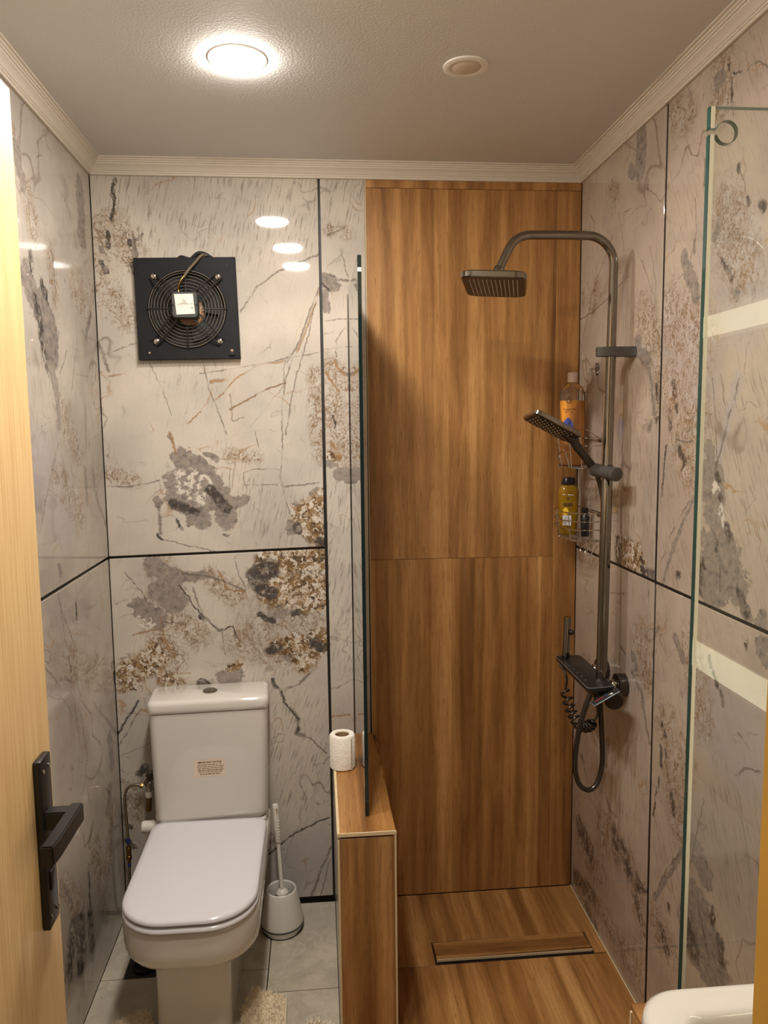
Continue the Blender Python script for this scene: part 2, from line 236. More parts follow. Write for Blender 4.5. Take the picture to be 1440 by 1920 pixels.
  'D': [(-0.495,1.846,-0.465,1.777,0.0174),(-0.446,1.89,-0.415,1.859,0.0142),(-0.472,1.776,-0.454,1.719,0.0159),(-0.444,1.692,-0.431,1.68,0.0108),(-0.507,1.95,-0.508,1.905,0.0119),(-0.055,1.873,-0.106,1.815,0.0106),(-0.246,1.514,-0.241,1.494,0.008)],
  'V': [(-0.354,1.975,-0.353,1.913,0.004),(-0.172,1.828,-0.268,1.645,0.0021),(-0.153,1.613,-0.164,1.494,0.0037),(-0.349,1.686,-0.289,1.745,0.0027),(-0.436,1.475,-0.554,1.308,0.0019),(-0.391,1.513,-0.463,1.425,0.002),(-0.425,2.181,-0.394,2.197,0.0019)],
  'L': [(-0.513,1.453,-0.379,1.352,0.0972)],
  'S': [(-0.547,1.648,-0.517,1.429,0.1201),(-0.131,1.731,-0.074,1.477,0.1276)],
 },
 'LL': {
  'V': [(-0.459,1.143,-0.446,1.104,0.0021),(-0.446,1.104,-0.41,1.056,0.0021),(-0.41,1.056,-0.369,0.999,0.0022),(-0.317,1.141,-0.331,1.087,0.0014),(-0.332,1.054,-0.327,1.036,0.0014),(-0.451,1.122,-0.428,1.021,0.0016),(-0.428,1.021,-0.407,0.975,0.0016),(-0.359,0.903,-0.331,0.833,0.0024),(-0.331,0.833,-0.248,0.754,0.0025),(-0.248,0.754,-0.248,0.697,0.0025),(-0.248,0.697,-0.179,0.644,0.0026),(-0.387,0.868,-0.372,0.755,0.0021),(-0.338,0.795,-0.305,0.658,0.002),(-0.305,0.658,-0.33,0.625,0.002),(-0.573,0.996,-0.495,0.932,0.0028),(-0.495,0.932,-0.468,0.933,0.0029),(-0.186,0.867,-0.09,0.877,0.0019),(-0.09,0.877,-0.067,0.911,0.0019),(-0.32,0.575,-0.309,0.531,0.0017),(-0.363,0.831,-0.361,0.714,0.0014),(-0.441,0.137,-0.441,0.061,0.0042)],
  'D': [(-0.327,1.086,-0.332,1.054,0.0069),(-0.407,0.975,-0.4,0.943,0.0038),(-0.4,0.943,-0.399,0.902,0.0038),(-0.445,0.927,-0.398,0.906,0.0038),(-0.016,0.829,-0.007,0.776,0.0138),(-0.493,0.293,-0.534,0.207,0.0337),(-0.357,0.238,-0.353,0.125,0.0264),(-0.441,0.264,-0.446,0.164,0.0389),(-0.348,0.368,-0.352,0.239,0.0081)],
  'F': [(-0.374,0.97,-0.375,0.914,0.0309),(-0.262,0.869,-0.182,0.889,0.0286),(-0.114,0.375,-0.188,0.261,0.0405),(-0.278,0.367,-0.207,0.161,0.0439),(-0.538,0.436,-0.433,0.311,0.0323)],
  'T': [(-0.085,0.623,-0.078,0.533,0.0242),(-0.119,0.476,-0.146,0.424,0.0214),(-0.538,0.436,-0.49,0.362,0.008),(-0.459,0.166,-0.449,0.098,0.0187)],
 },
}

def w3z(b, v):
    x = b.n('ShaderNodeSeparateXYZ'); b.put(x.inputs[0], v)
    return x.outputs[2]

def marble(name, key, ua, lean, light=(204, 193, 177), dim=(180, 170, 159)):
    """polished slab with a printed quartzite pattern; ua = object axis used as u, v is z"""
    feats = MARBLE[key]
    b = NB(name)
    c = b.plane(ua, 2)
    w1 = b.vec('SUBTRACT', b.noise(c, 9, 4, 0.6, color=True), (0.5, 0.5, 0.5))
    w2 = b.vec('SUBTRACT', b.noise(c, 60, 3, 0.6, color=True), (0.5, 0.5, 0.5))
    w2s = b.vec('SCALE', w2, scale=0.012)
    wf = b.vec('ADD', c, w2s)
    cv = b.vec('ADD', wf, b.vec('SCALE', w1, scale=0.016))        # for veins
    w3 = b.vec('SUBTRACT', b.noise(c, 26, 4, 0.65, color=True), (0.5, 0.5, 0.5))
    cb = b.vec('ADD', b.vec('ADD', wf, b.vec('SCALE', w1, scale=0.030)), b.vec('SCALE', w3, scale=0.022))        # for patches
    cd = b.vec('ADD', b.vec('ADD', wf, b.vec('SCALE', w1, scale=0.012)), b.vec('SCALE', w3, scale=0.020))        # for dark marks
    edge = b.noise(wf, 34, 6, 0.7)
    edge2 = b.noise(c, 150, 4, 0.6)
    def field(cat, co):
        acc = None
        for (u1, v1, u2, v2, r) in feats.get(cat, ()):
            L = math.hypot(u2 - u1, v2 - v1)
            # (the tiny term chains the capsules one after the other, which keeps the shader small)
            ci = co if acc is None else b.vec('ADD', b.vec('MULTIPLY', acc, (1e-9, 1e-9, 0)), co)
            x = b.mapping(ci, ((u1 + u2) / 2, (v1 + v2) / 2, 0), math.atan2(v2 - v1, u2 - u1) if L > 1e-6 else 0, typ='TEXTURE')
            x = b.vec('ABSOLUTE', x)
            x = b.vec('MULTIPLY', x, (1, 1, 0))
            x = b.vec('MAXIMUM', b.vec('SUBTRACT', x, (L / 2, 0, 0)), (0, 0, 0))
            d = b.math('DIVIDE', b.vec('LENGTH', x), r)
            acc = d if acc is None else b.math('MINIMUM', acc, d)
        return acc
    def patch(cat, amp=1.3, soft=0.10, co=None):
        f = field(cat, cb if co is None else co)
        if f is None: return None
        f = b.math('ADD', f, b.math('MULTIPLY', b.math('SUBTRACT', edge, 0.5), amp))
        return b.step(f, 1.0 + soft, 1.0 - soft)
    # ground
    big = b.noise(c, 2.6, 4, 0.55)
    col = b.mix(b.step(big, 0.35, 0.68), srgb(*light), srgb(*dim))
    col = b.mix(b.math('MULTIPLY', b.step(b.noise(cb, 5.5, 5, 0.6), 0.56, 0.74), 0.30), col, srgb(160, 152, 149))
    # rain-like streaks
    st = b.mapping(b.vec('ADD', c, b.vec('SCALE', w1, scale=0.012)), rot=lean)
    s1 = b.noise(b.vec('MULTIPLY', st, (190, 15, 1)), 1.0, 3, 0.62)
    s2 = b.noise(b.vec('MULTIPLY', st, (75, 3.2, 1)), 1.0, 3, 0.6)
    zone = b.step(b.noise(cb, 3.3, 3), 0.50, 0.66)
    zone = b.math('MULTIPLY_ADD', zone, 0.5, 0.38 if key[0] == 'R' else 0.12)
    S = patch('S', 0.9, 0.45)
    if S is not None: zone = b.math('MAXIMUM', zone, S)
    col = b.mix(b.math('MULTIPLY', b.math('MULTIPLY', b.step(s1, 0.53, 0.67), zone), 0.66), col, srgb(118, 104, 92))
    col = b.mix(b.math('MULTIPLY', b.math('MULTIPLY', b.step(s2, 0.54, 0.68), zone), 0.22), col, srgb(138, 128, 122))
    # speckled plaster grain
    g = b.noise(c, 330, 2, 0.7)
    col = b.mix(b.math('MULTIPLY', b.step(g, 0.52, 0.72), 0.30), col, srgb(146, 132, 114))
    L = patch('L', 0.8, 0.5)
    if L is not None: col = b.mix(b.math('MULTIPLY', L, 0.55), col, srgb(168, 160, 162))
    # stray hair veins
    for sc, th, cc, am in ((2.1, 0.006, srgb(120, 104, 90), 0.75), (3.7, 0.007, srgb(160, 122, 78), 0.7), (6.0, 0.010, srgb(130, 118, 108), 0.6)):
        q = b.math('ABSOLUTE', b.math('SUBTRACT', b.noise(b.vec('ADD', cv, (sc * 7.3, sc, 0)), sc, 3, 0.5, 0.6), 0.5))
        k = b.math('MULTIPLY', b.step(q, th, 0.0), b.step(b.noise(b.vec('ADD', c, (sc, 3, 0)), sc * 1.7, 2), 0.50, 0.64))
        col = b.mix(b.math('MULTIPLY', k, am), col, cc)
    # rusty fibres
    F = patch('F', 1.2, 0.60)
    if F is not None:
        fm = b.mapping(b.vec('ADD', c, b.vec('SCALE', w3, scale=0.05)), rot=lean + 0.25, scale=(1.0, 0.55, 1))
        r1 = b.math('ABSOLUTE', b.math('SUBTRACT', b.noise(fm, 20, 4, 0.60, 2.2), 0.5))
        r2 = b.math('ABSOLUTE', b.math('SUBTRACT', b.noise(b.vec('ADD', fm, (9, 4, 0)), 40, 4, 0.62, 1.4), 0.5))
        col = b.mix(b.math('MULTIPLY', F, 0.22), col, b.mix(b.step(w3z(b, w3), -0.08, 0.08), srgb(150, 128, 104), srgb(196, 190, 184)))
        col = b.mix(b.math('MULTIPLY', b.math('MULTIPLY', b.step(r2, 0.030, 0.004), F), 0.7), col, srgb(128, 100, 66))
        col = b.mix(b.math('MULTIPLY', b.math('MULTIPLY', b.step(r1, 0.036, 0.006), F), 0.85), col, b.mix(b.noise(c, 22, 2), srgb(88, 66, 44), srgb(140, 106, 62)))
    # flat taupe patches
    T = patch('T', 1.9, 0.07)
    if T is not None:
        ins = b.noise(wf, 55, 5, 0.65)
        tc = b.ramp(ins, [(0.30, srgb(96, 88, 84)), (0.48, srgb(136, 126, 118)), (0.62, srgb(150, 138, 126)), (0.75, srgb(178, 166, 150))])
        col = b.mix(b.math('MULTIPLY', T, 0.93), col, tc)
    # granulated crystals
    C = patch('C', 1.3, 0.30)
    if C is not None:
        vo = b.n('ShaderNodeTexVoronoi'); b.put(vo.inputs['Vector'], b.vec('ADD', c, b.vec('SCALE', w2, scale=0.05))); vo.inputs['Scale'].default_value = 85
        sp = b.n('ShaderNodeSeparateColor'); b.put(sp.inputs[0], vo.outputs['Color'])
        fib = b.noise(b.vec('ADD', c, b.vec('SCALE', w2, scale=0.06)), 90, 4, 0.7)
        pick = b.math('ADD', b.math('MULTIPLY', sp.outputs[0], 0.5), b.math('MULTIPLY', fib, 0.5))
        cc = b.ramp(pick, [(0.22, srgb(52, 44, 38)), (0.33, srgb(100, 76, 48)), (0.41, srgb(146, 112, 66)), (0.49, srgb(184, 170, 150)), (0.58, srgb(216, 208, 196)), (0.68, srgb(138, 104, 58)), (0.80, srgb(80, 70, 63))])
        col = b.mix(b.math('MULTIPLY', C, 0.95), col, cc)
    Wf = patch('W', 2.2, 0.25)
    if Wf is not None: col = b.mix(b.math('MULTIPLY', b.math('MULTIPLY', Wf, b.step(b.noise(cb, 52, 4, 0.6), 0.47, 0.56)), 0.8), col, srgb(222, 212, 198))
    # veins
    for cat, cc, am in (('R', srgb(146, 108, 64), 0.75), ('V', srgb(104, 93, 84), 0.72)):
        f = field(cat, cv)
        if f is not None:
            f = b.math('ADD', f, b.math('MULTIPLY', b.math('SUBTRACT', edge2, 0.5), 1.3))
            k = b.math('MULTIPLY', b.step(f, 1.5, 0.5), b.math('MULTIPLY_ADD', b.step(b.noise(c, 20, 3), 0.36, 0.52), 0.75, 0.25))
            col = b.mix(b.math('MULTIPLY', k, am), col, cc)
    ragged = key[0] in 'RL'
    D = patch('D', 3.0, 0.45, cd) if ragged else patch('D', 2.4, 0.22, cd)
    if D is not None:
        if ragged: D = b.math('MULTIPLY', D, b.step(b.noise(b.vec('MULTIPLY', cd, (1, 0.5, 1)), 58, 5, 0.66), 0.38, 0.49))
        dd = b.math('MULTIPLY', D, b.math('MULTIPLY_ADD', b.step(edge, 0.40, 0.52), 0.5, 0.5))
        col = b.mix(b.math('MULTIPLY', dd, 0.95), col, b.mix(b.noise(c, 120, 3), srgb(38, 34, 32), srgb(92, 84, 80)))
    nrm = b.bump(b.noise(c, 10, 1), 0.008, 0.01)
    return b.done(b.principled(col, 0.035, 0.0, nrm, Specular_IOR_Level=0.5))

def wood(name, across, along, seed=0.0, tone=1.0, rough=0.34):
    """wood-look porcelain: colour bands and fine pores running along one object axis"""
    b = NB(name)
    s = b.n('ShaderNodeSeparateXYZ'); b.put(s.inputs[0], b.objco())
    def co(ka, kl):
        k = b.n('ShaderNodeCombineXYZ')
        b.put(k.inputs[0], b.math('MULTIPLY', s.outputs[across], ka))
        b.put(k.inputs[1], b.math('MULTIPLY', s.outputs[along], kl))
        k.inputs[2].default_value = seed
        return k.outputs[0]
    wob = b.math('MULTIPLY', b.math('SUBTRACT', b.noise(co(5, 1.6), 1, 3), 0.5), 0.9)
    bandv = co(21, 0.5)
    k = b.n('ShaderNodeCombineXYZ'); b.put(k.inputs[0], wob)
    band = b.noise(b.vec('ADD', bandv, k.outputs[0]), 1, 2, 0.6)
    # printed strips of differing tone
    vo = b.n('ShaderNodeTexVoronoi'); vo.voronoi_dimensions = '1D'; vo.feature = 'F1'
    b.put(vo.inputs['W'], b.math('MULTIPLY_ADD', s.outputs[across], 21.0, seed * 3.1)); vo.inputs['Scale'].default_value = 1.0
    sp = b.n('ShaderNodeSeparateColor'); b.put(sp.inputs[0], vo.outputs['Color'])
    cloud = b.noise(co(30, 3.0), 1, 5, 0.6, 0.8)
    t = b.math('ADD', b.math('MULTIPLY', band, 0.62), b.math('MULTIPLY', sp.outputs[0], 0.17))
    t = b.math('ADD', t, b.math('MULTIPLY', cloud, 0.36))
    d = lambda r, g, bl: tuple(q * tone for q in srgb(r, g, bl)[:3]) + (1,)
    col = b.ramp(t, [(0.36, d(110, 72, 36)), (0.50, d(150, 104, 56)), (0.60, d(174, 126, 72)), (0.76, d(204, 156, 98))])
    fig = b.noise(b.vec('ADD', co(70, 3.2), k.outputs[0]), 1, 3, 0.6, 0.6)
    col = b.mix(b.math('MULTIPLY', b.step(fig, 0.58, 0.74), 0.34), col, d(112, 74, 38))
    grain = b.noise(co(300, 7), 1, 3, 0.65)
    col = b.mix(b.math('MULTIPLY', b.step(grain, 0.52, 0.70), 0.42), col, d(108, 70, 36))
    pores = b.noise(co(520, 22), 1, 2, 0.6)
    col = b.mix(b.math('MULTIPLY', b.step(pores, 0.60, 0.72), 0.60), col, d(82, 52, 27))
    nrm = b.bump(grain, 0.06, 0.001)
    return b.done(b.principled(col, rough, 0.0, nrm))

def oak(name, across, along):
    b = NB(name)
    s = b.n('ShaderNodeSeparateXYZ'); b.put(s.inputs[0], b.objco())
    k = b.n('ShaderNodeCombineXYZ')
    b.put(k.inputs[0], b.math('MULTIPLY', s.outputs[across], 260)); b.put(k.inputs[1], b.math('MULTIPLY', s.outputs[along], 5))
    g = b.noise(k.outputs[0], 1, 4, 0.6, 0.4)
    big = b.noise(b.objco(), 2.2, 3)
    col = b.mix(b.step(g, 0.35, 0.7), srgb(220, 187, 134), srgb(196, 158, 104))
    col = b.mix(b.math('MULTIPLY', big, 0.35), col, srgb(214, 176, 118))
    return b.done(b.principled(col, 0.45, 0.0, b.bump(g, 0.08, 0.001)))

def stone_floor(name):
    b = NB(name); c = b.objco()
    n1 = b.noise(c, 5, 5, 0.6, 0.4); n2 = b.noise(c, 40, 4, 0.6)
    col = b.mix(b.step(n1, 0.35, 0.65), srgb(192, 181, 162), srgb(168, 158, 142))
    col = b.mix(b.math('MULTIPLY', b.step(n2, 0.5, 0.7), 0.3), col, srgb(144, 135, 121))
    q = b.math('ABSOLUTE', b.math('SUBTRACT', b.noise(c, 3.5, 4, 0.6, 1.0), 0.5))
    col = b.mix(b.math('MULTIPLY', b.step(q, 0.012, 0.0), 0.4), col, srgb(196, 188, 172))
    return b.done(b.principled(col, 0.22, 0.0))

M = {}
M['grout'] = plain('black_joint', (30, 27, 25), 0.5)
M['ceiling'] = plain('ceiling_paint', (216, 213, 208), 0.75, vary=0.015, scale=3, bump=0.35, bscale=170)
M['cornice'] = plain('cornice_paint', (214, 203, 187), 0.5, vary=0.02)
M['plaster'] = plain('plaster', (196, 184, 166), 0.7)
M['edge'] = plain('raw_tile_edge', (222, 200, 160), 0.7, vary=0.06, scale=60)
M['ceramic'] = plain('white_ceramic', (212, 206, 198), 0.07, vary=0.008, scale=4, Coat_Weight=0.4)
M['lid'] = plain('seat_plastic', (210, 206, 208), 0.16, vary=0.006, scale=4)
M['white_plastic'] = plain('white_plastic', (214, 208, 198), 0.3, vary=0.01)
M['grey_rubber'] = plain('dark_rubber', (44, 48, 56), 0.5)
M['chrome'] = plain('chrome', (205, 200, 192), 0.10, 1.0, vary=0.01)
M['brass'] = plain('aged_brass', (140, 112, 66), 0.3, 1.0, vary=0.08)
M['gunmetal'] = plain('gunmetal', (136, 130, 121), 0.11, 1.0, vary=0.02)
M['gunmetal_dark'] = plain('dark_gunmetal', (84, 80, 74), 0.28, 0.9, vary=0.03)
M['grey_plastic'] = plain('grey_plastic', (70, 66, 63), 0.45, vary=0.03)
M['spray_face'] = plain('spray_face', (58, 47, 36), 0.5, vary=0.03)
M['hand_face'] = plain('hand_face', (34, 32, 30), 0.5)
M['nozzle'] = plain('nozzle_silicone', (206, 196, 176), 0.5)
M['fan_black'] = plain('fan_black', (24, 24, 27), 0.62, vary=0.3, scale=28, Specular_IOR_Level=0.25)
M['fan_dark'] = plain('fan_dark', (14, 13, 13), 0.7)
M['fan_wire'] = plain('dusty_wire', (104, 92, 78), 0.55, vary=0.25, scale=40)
M['fan_arm'] = plain('black_wire', (34, 31, 30), 0.5, vary=0.2, scale=60)
M['fan_hub'] = plain('fan_hub', (168, 122, 84), 0.5)
M['motor'] = plain('motor_cover', (62, 62, 62), 0.45, vary=0.1)
M['paper'] = plain('label_paper', (228, 220, 206), 0.7, vary=0.03)
M['ink'] = plain('ink', (48, 40, 32), 0.7)
M['ink_soft'] = plain('faded_ink', (104, 90, 68), 0.8)
M['ink_brown'] = plain('brown_ink', (108, 64, 20), 0.7)
M['black_metal'] = plain('black_lever_metal', (26, 23, 22), 0.38, vary=0.1, scale=80)
M['jamb'] = plain('ochre_jamb', (190, 142, 48), 0.5, vary=0.12, scale=18)
M['glass'] = clear_glass('clear_glass')
M['glass_edge'] = plain('green_glass_edge', (12, 30, 29), 0.05, vary=0.05, Specular_IOR_Level=0.8)
M['glass_edge_pale'] = plain('pale_glass_edge', (34, 66, 62), 0.08, vary=0.05)
M['glass_gleam'] = plain('painted_gleam', (236, 236, 216), 0.35, vary=0.02)  # pale colour painted for light gleaming in the glass edges
M['cut_glass'] = plain('cut_glass', (150, 176, 168), 0.12, vary=0.05)
M['tissue'] = plain('tissue', (236, 228, 214), 0.95, vary=0.02, scale=90, bump=0.9, bscale=170)
M['card'] = plain('cardboard', (156, 128, 92), 0.9)
M['bottle'] = clear_glass('clear_bottle', (0.95, 0.94, 0.92), 1.45, 0.035)
M['gel'] = plain('orange_gel', (255, 178, 40), 0.15, vary=0.03, Subsurface_Weight=0.0)
M['amber'] = plain('amber_oil', (142, 104, 14), 0.12, vary=0.08, scale=22)
M['cap_pink'] = plain('frosted_cap', (216, 190, 176), 0.4, vary=0.02)
M['cap_black'] = plain('black_cap', (20, 19, 22), 0.35)
M['blue_print'] = plain('blue_print', (64, 74, 168), 0.5)
M['white_print'] = plain('white_print', (226, 222, 226), 0.5)
M['yellow_print'] = plain('yellow_print', (248, 206, 60), 0.5)
M['orange_print'] = plain('orange_print', (240, 160, 30), 0.5)
M['red_print'] = plain('red_print', (170, 30, 24), 0.4)
M['blue_mark'] = plain('blue_mark', (26, 70, 160), 0.4)
M['rim_silver'] = plain('silver_rim', (150, 160, 176), 0.25, 0.8)
M['pile'] = plain('cream_pile', (242, 228, 202), 0.95, vary=0.12, scale=30)
M['pile_base'] = plain('mat_backing', (214, 196, 166), 0.95, vary=0.15, scale=60)
M['shag'] = plain('cream_shag', (238, 226, 204), 0.95, vary=0.06)
M['floor'] = stone_floor('grey_stone_tile')
M['oak'] = oak('pale_oak', 1, 2)
M['lamp_rim'] = plain('lamp_rim', (236, 230, 218), 0.4, vary=0.01)
M['lamp_off'] = plain('unlit_diffuser', (210, 192, 174), 0.5, vary=0.01)
M['lamp'] = emitter('lit_diffuser', (255, 249, 240), LAMP_LIGHT)
M['strip'] = emitter('mirror_strip', (255, 246, 206), STRIP_LIGHT)
M['mirror'] = plain('mirror_silver', (210, 210, 206), 0.02, 1.0, vary=0.0)
M['braid'] = plain('braided_steel', (168, 156, 138), 0.32, 1.0, vary=0.2, scale=400)
M['blue_ferrule'] = plain('blue_ferrule', (36, 44, 120), 0.4)
M['cable'] = plain('dusty_cable', (104, 88, 68), 0.6, vary=0.2, scale=60)
M['wood_wall'] = wood('wood_tile_wall', 0, 2, 1.3)
M['wood_wall_low'] = wood('wood_tile_wall_low', 0, 2, 5.1)
M['wood_floor'] = wood('wood_tile_floor', 0, 1, 2.2, 0.95)
M['wood_floor_near'] = wood('wood_tile_floor_near', 0, 1, 7.4, 0.95)
M['wood_drain'] = wood('wood_tile_drain', 1, 0, 3.3, 0.95)
M['wood_cap'] = wood('wood_tile_cap', 0, 1, 4.4)
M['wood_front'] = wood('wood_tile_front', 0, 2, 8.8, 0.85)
M['wood_side'] = wood('wood_tile_side', 1, 2, 6.1)
for key, ua, lean in (('BU', 0, 0.20), ('BL', 0, 0.30), ('BS', 0, 0.22), ('RFU', 1, 0.10), ('RNU', 1, 0.45), ('RFL', 1, 0.12), ('RNL', 1, 0.45), ('LU', 1, -0.14), ('LL', 1, -0.05)):
    lt, dm = {'B': ((201, 191, 177), (178, 169, 159)), 'R': ((190, 174, 156), (166, 150, 137)), 'L': ((184, 174, 161), (156, 147, 138))}[key[0]]
    M[key] = marble('marble_' + key, key, ua, lean, lt, dm)

# ------------------------------------------------------------------ mesh helpers
def link(name, bm, mats, parent=None, smooth=True, angle=38):
    me = bpy.data.meshes.new(name)
    bmesh.ops.remove_doubles(bm, verts=bm.verts, dist=1e-6)
    bmesh.ops.recalc_face_normals(bm, faces=bm.faces)
    bm.to_mesh(me); bm.free()
    for m in (mats if isinstance(mats, (list, tuple)) else [mats]): me.materials.append(m)
    if smooth:
        me.shade_smooth()
        me.set_sharp_from_angle(angle=math.radians(angle))
    o = bpy.data.objects.new(name, me)
    COL.objects.link(o)
    if parent is not None: o.parent = parent
    return o

def add_box(bm, x0, x1, y0, y1, z0, z1, bev=0.0, seg=2):
    t = bmesh.new()
    bmesh.ops.create_cube(t, size=1)
    for v in t.verts:
        v.co = Vector(((x0 + x1) / 2 + v.co.x * (x1 - x0), (y0 + y1) / 2 + v.co.y * (y1 - y0), (z0 + z1) / 2 + v.co.z * (z1 - z0)))
    if bev: bmesh.ops.bevel(t, geom=t.edges[:], offset=bev, segments=seg, affect='EDGES', profile=0.5)
    merge(bm, t)

def merge(bm, t, mat=0):
    me = bpy.data.meshes.new('tmp'); t.to_mesh(me); t.free()
    n = len(bm.faces)
    bm.from_mesh(me); bpy.data.meshes.remove(me)
    if mat:
        bm.faces.ensure_lookup_table()
        for f in bm.faces[n:]: f.material_index = mat

def box(name, x0, x1, y0, y1, z0, z1, mat, parent=None, bev=0.0, seg=2):
    bm = bmesh.new(); add_box(bm, x0, x1, y0, y1, z0, z1, bev, seg)
    return link(name, bm, mat, parent)

def add_loft(bm, rings, cap0=True, cap1=True, closed=True, mat=0):
    vs = [[bm.verts.new(p) for p in r] for r in rings]
    n = len(rings[0]); fs = []
    for a, b2 in zip(vs, vs[1:]):
        for i in range(n if closed else n - 1):
            j = (i + 1) % n
            try: fs.append(bm.faces.new((a[i], a[j], b2[j], b2[i])))
            except ValueError: pass
    if cap0: fs.append(bm.faces.new(vs[0][::-1]))
    if cap1: fs.append(bm.faces.new(vs[-1]))
    for f in fs: f.material_index = mat
    return vs

def loft(name, rings, mat, parent=None, cap0=True, cap1=True, angle=38):
    bm = bmesh.new(); add_loft(bm, rings, cap0, cap1)
    return link(name, bm, mat, parent, angle=angle)

def rrect(cx, cy, w, d, r, z, n=6, rot=0.0, rf=None):
    """rounded rectangle ring at height z; rf = radius of the two corners at -y"""
    out = []
    for k, (sx, sy) in enumerate(((1, 1), (-1, 1), (-1, -1), (1, -1))):
        rr = r if (rf is None or sy > 0) else rf
        rr = min(rr, w / 2 - 1e-4, d / 2 - 1e-4)
        px, py = sx * (w / 2 - rr), sy * (d / 2 - rr)
        for i in range(n + 1):
            a = PI / 2 * k + PI / 2 * i / n
            out.append((px + rr * math.cos(a), py + rr * math.sin(a)))
    c, s = math.cos(rot), math.sin(rot)
    return [Vector((cx + c * x - s * y, cy + s * x + c * y, z)) for x, y in out]

def smooth_path(pts, n=8, closed=False):
    """Catmull-Rom through the points"""
    P = [Vector(p) for p in pts]; out = []
    m = len(P)
    for i in range(m if closed else m - 1):
        p0 = P[(i - 1) % m] if closed or i > 0 else P[0] * 2 - P[1]
        p1, p2 = P[i], P[(i + 1) % m]
        p3 = P[(i + 2) % m] if closed or i + 2 < m else P[-1] * 2 - P[-2]
        for k in range(n):
            t = k / n
            out.append(0.5 * ((2 * p1) + (p2 - p0) * t + (2 * p0 - 5 * p1 + 4 * p2 - p3) * t * t + (3 * p1 - p0 - 3 * p2 + p3) * t ** 3))
    if not closed: out.append(P[-1])
    return out

def add_tube(bm, pts, r, seg=10, closed=False, caps=True, mat=0):
    P = [Vector(p) for p in pts]; n = len(P)
    rad = r if isinstance(r, (list, tuple)) else [r] * n
    T = []
    for i in range(n):
        a = P[i - 1] if (i > 0 or closed) else P[i]
        c = P[(i + 1) % n] if (i < n - 1 or closed) else P[i]
        T.append((c - a).normalized())
    up = Vector((0, 0, 1)) if abs(T[0].z) < 0.9 else Vector((1, 0, 0))
    nrm = (up - T[0] * up.dot(T[0])).normalized()
    rings = []
    for i in range(n):
        if i:
            nrm = nrm - T[i] * nrm.dot(T[i])
            nrm = nrm.normalized() if nrm.length > 1e-6 else T[i].orthogonal().normalized()
        bi = T[i].cross(nrm)
        rings.append([P[i] + (nrm * math.cos(2 * PI * k / seg) + bi * math.sin(2 * PI * k / seg)) * rad[i] for k in range(seg)])
    if closed: rings.append(rings[0])
    add_loft(bm, rings, caps and not closed, caps and not closed, mat=mat)

def tube(name, pts, r, mat, parent=None, seg=12, closed=False):
    bm = bmesh.new(); add_tube(bm, pts, r, seg, closed)
    return link(name, bm, mat, parent, angle=50)

def add_lathe(bm, prof, origin=(0, 0, 0), axis=(0, 0, 1), seg=32, cap0=True, cap1=True, mat=0):
    """prof: list of (radius, distance along axis)"""
    a = Vector(axis).normalized(); o = Vector(origin)
    u = a.orthogonal().normalized(); v = a.cross(u)
    rings = [[o + a * h + (u * math.cos(2 * PI * k / seg) + v * math.sin(2 * PI * k / seg)) * max(r, 1e-5) for k in range(seg)] for r, h in prof]
    add_loft(bm, rings, cap0, cap1, mat=mat)

def lathe(name, prof, mat, parent=None, origin=(0, 0, 0), axis=(0, 0, 1), seg=32, cap0=True, cap1=True, angle=38):
    bm = bmesh.new(); add_lathe(bm, prof, origin, axis, seg, cap0, cap1)
    return link(name, bm, mat, parent, angle=angle)

def slab(name, axis, poly, d0, d1, mat, parent=None, bev=0.0012):
    """flat panel: polygon in the wall plane, thickness d0..d1 along the wall normal axis"""
    bm = bmesh.new()
    def P(u, v, d): return (d, u, v) if axis == 0 else (u, d, v) if axis == 1 else (u, v, d)
    a = [bm.verts.new(P(u, v, d0)) for u, v in poly]
    b2 = [bm.verts.new(P(u, v, d1)) for u, v in poly]
    n = len(poly)
    bm.faces.new(a); bm.faces.new(b2[::-1])
    for i in range(n): bm.faces.new((a[i], b2[i], b2[(i + 1) % n], a[(i + 1) % n]))
    if bev: bmesh.ops.bevel(bm, geom=bm.edges[:], offset=bev, segments=1, affect='EDGES')
    return link(name, bm, mat, parent, smooth=False)

def writing(name, text, size, loc, rot, mat, parent, bold=0.0, depth=0.0002, align='CENTER', scale=(1, 1)):
    cu = bpy.data.curves.new(name, 'FONT'); cu.body = text; cu.size = size
    cu.align_x = align; cu.align_y = 'CENTER'; cu.extrude = depth; cu.offset = bold; cu.resolution_u = 2
    t = bpy.data.objects.new(name, cu)
    me = bpy.data.meshes.new_from_object(t)
    bpy.data.objects.remove(t); bpy.data.curves.remove(cu)
    mx = Matrix.Translation(loc) @ rot.to_4x4() @ Matrix.Diagonal((scale[0], scale[1], 1, 1))
    me.transform(mx); me.materials.clear(); me.materials.append(mat); me.name = name
    o = bpy.data.objects.new(name, me); COL.objects.link(o); o.parent = parent
    return o

FACE_FRONT = Matrix.Rotation(PI / 2, 3, 'X')           # text standing up, facing -y

def thing(name, label, cat, loc=(0, 0, 0), group=None):
    o = bpy.data.objects.new(name, None); o.empty_display_size = 0.05
    COL.objects.link(o); o.location = loc
    tag(o, label, cat, group)
    return o

def tag(o, label, cat, group=None):
    o['label'] = label; o['category'] = cat
    if group: o['group'] = group
    return o

def rebase(root, loc):
    """move the thing's origin to its base without moving its parts"""
    root.location = loc
    inv = Matrix.Translation(-Vector(loc))
    for ch in root.children: ch.matrix_parent_inverse = inv

def struct(o):
    o['kind'] = 'structure'
    return o

# ================================================================== THE ROOM
G = 0.0055                     # half a black joint
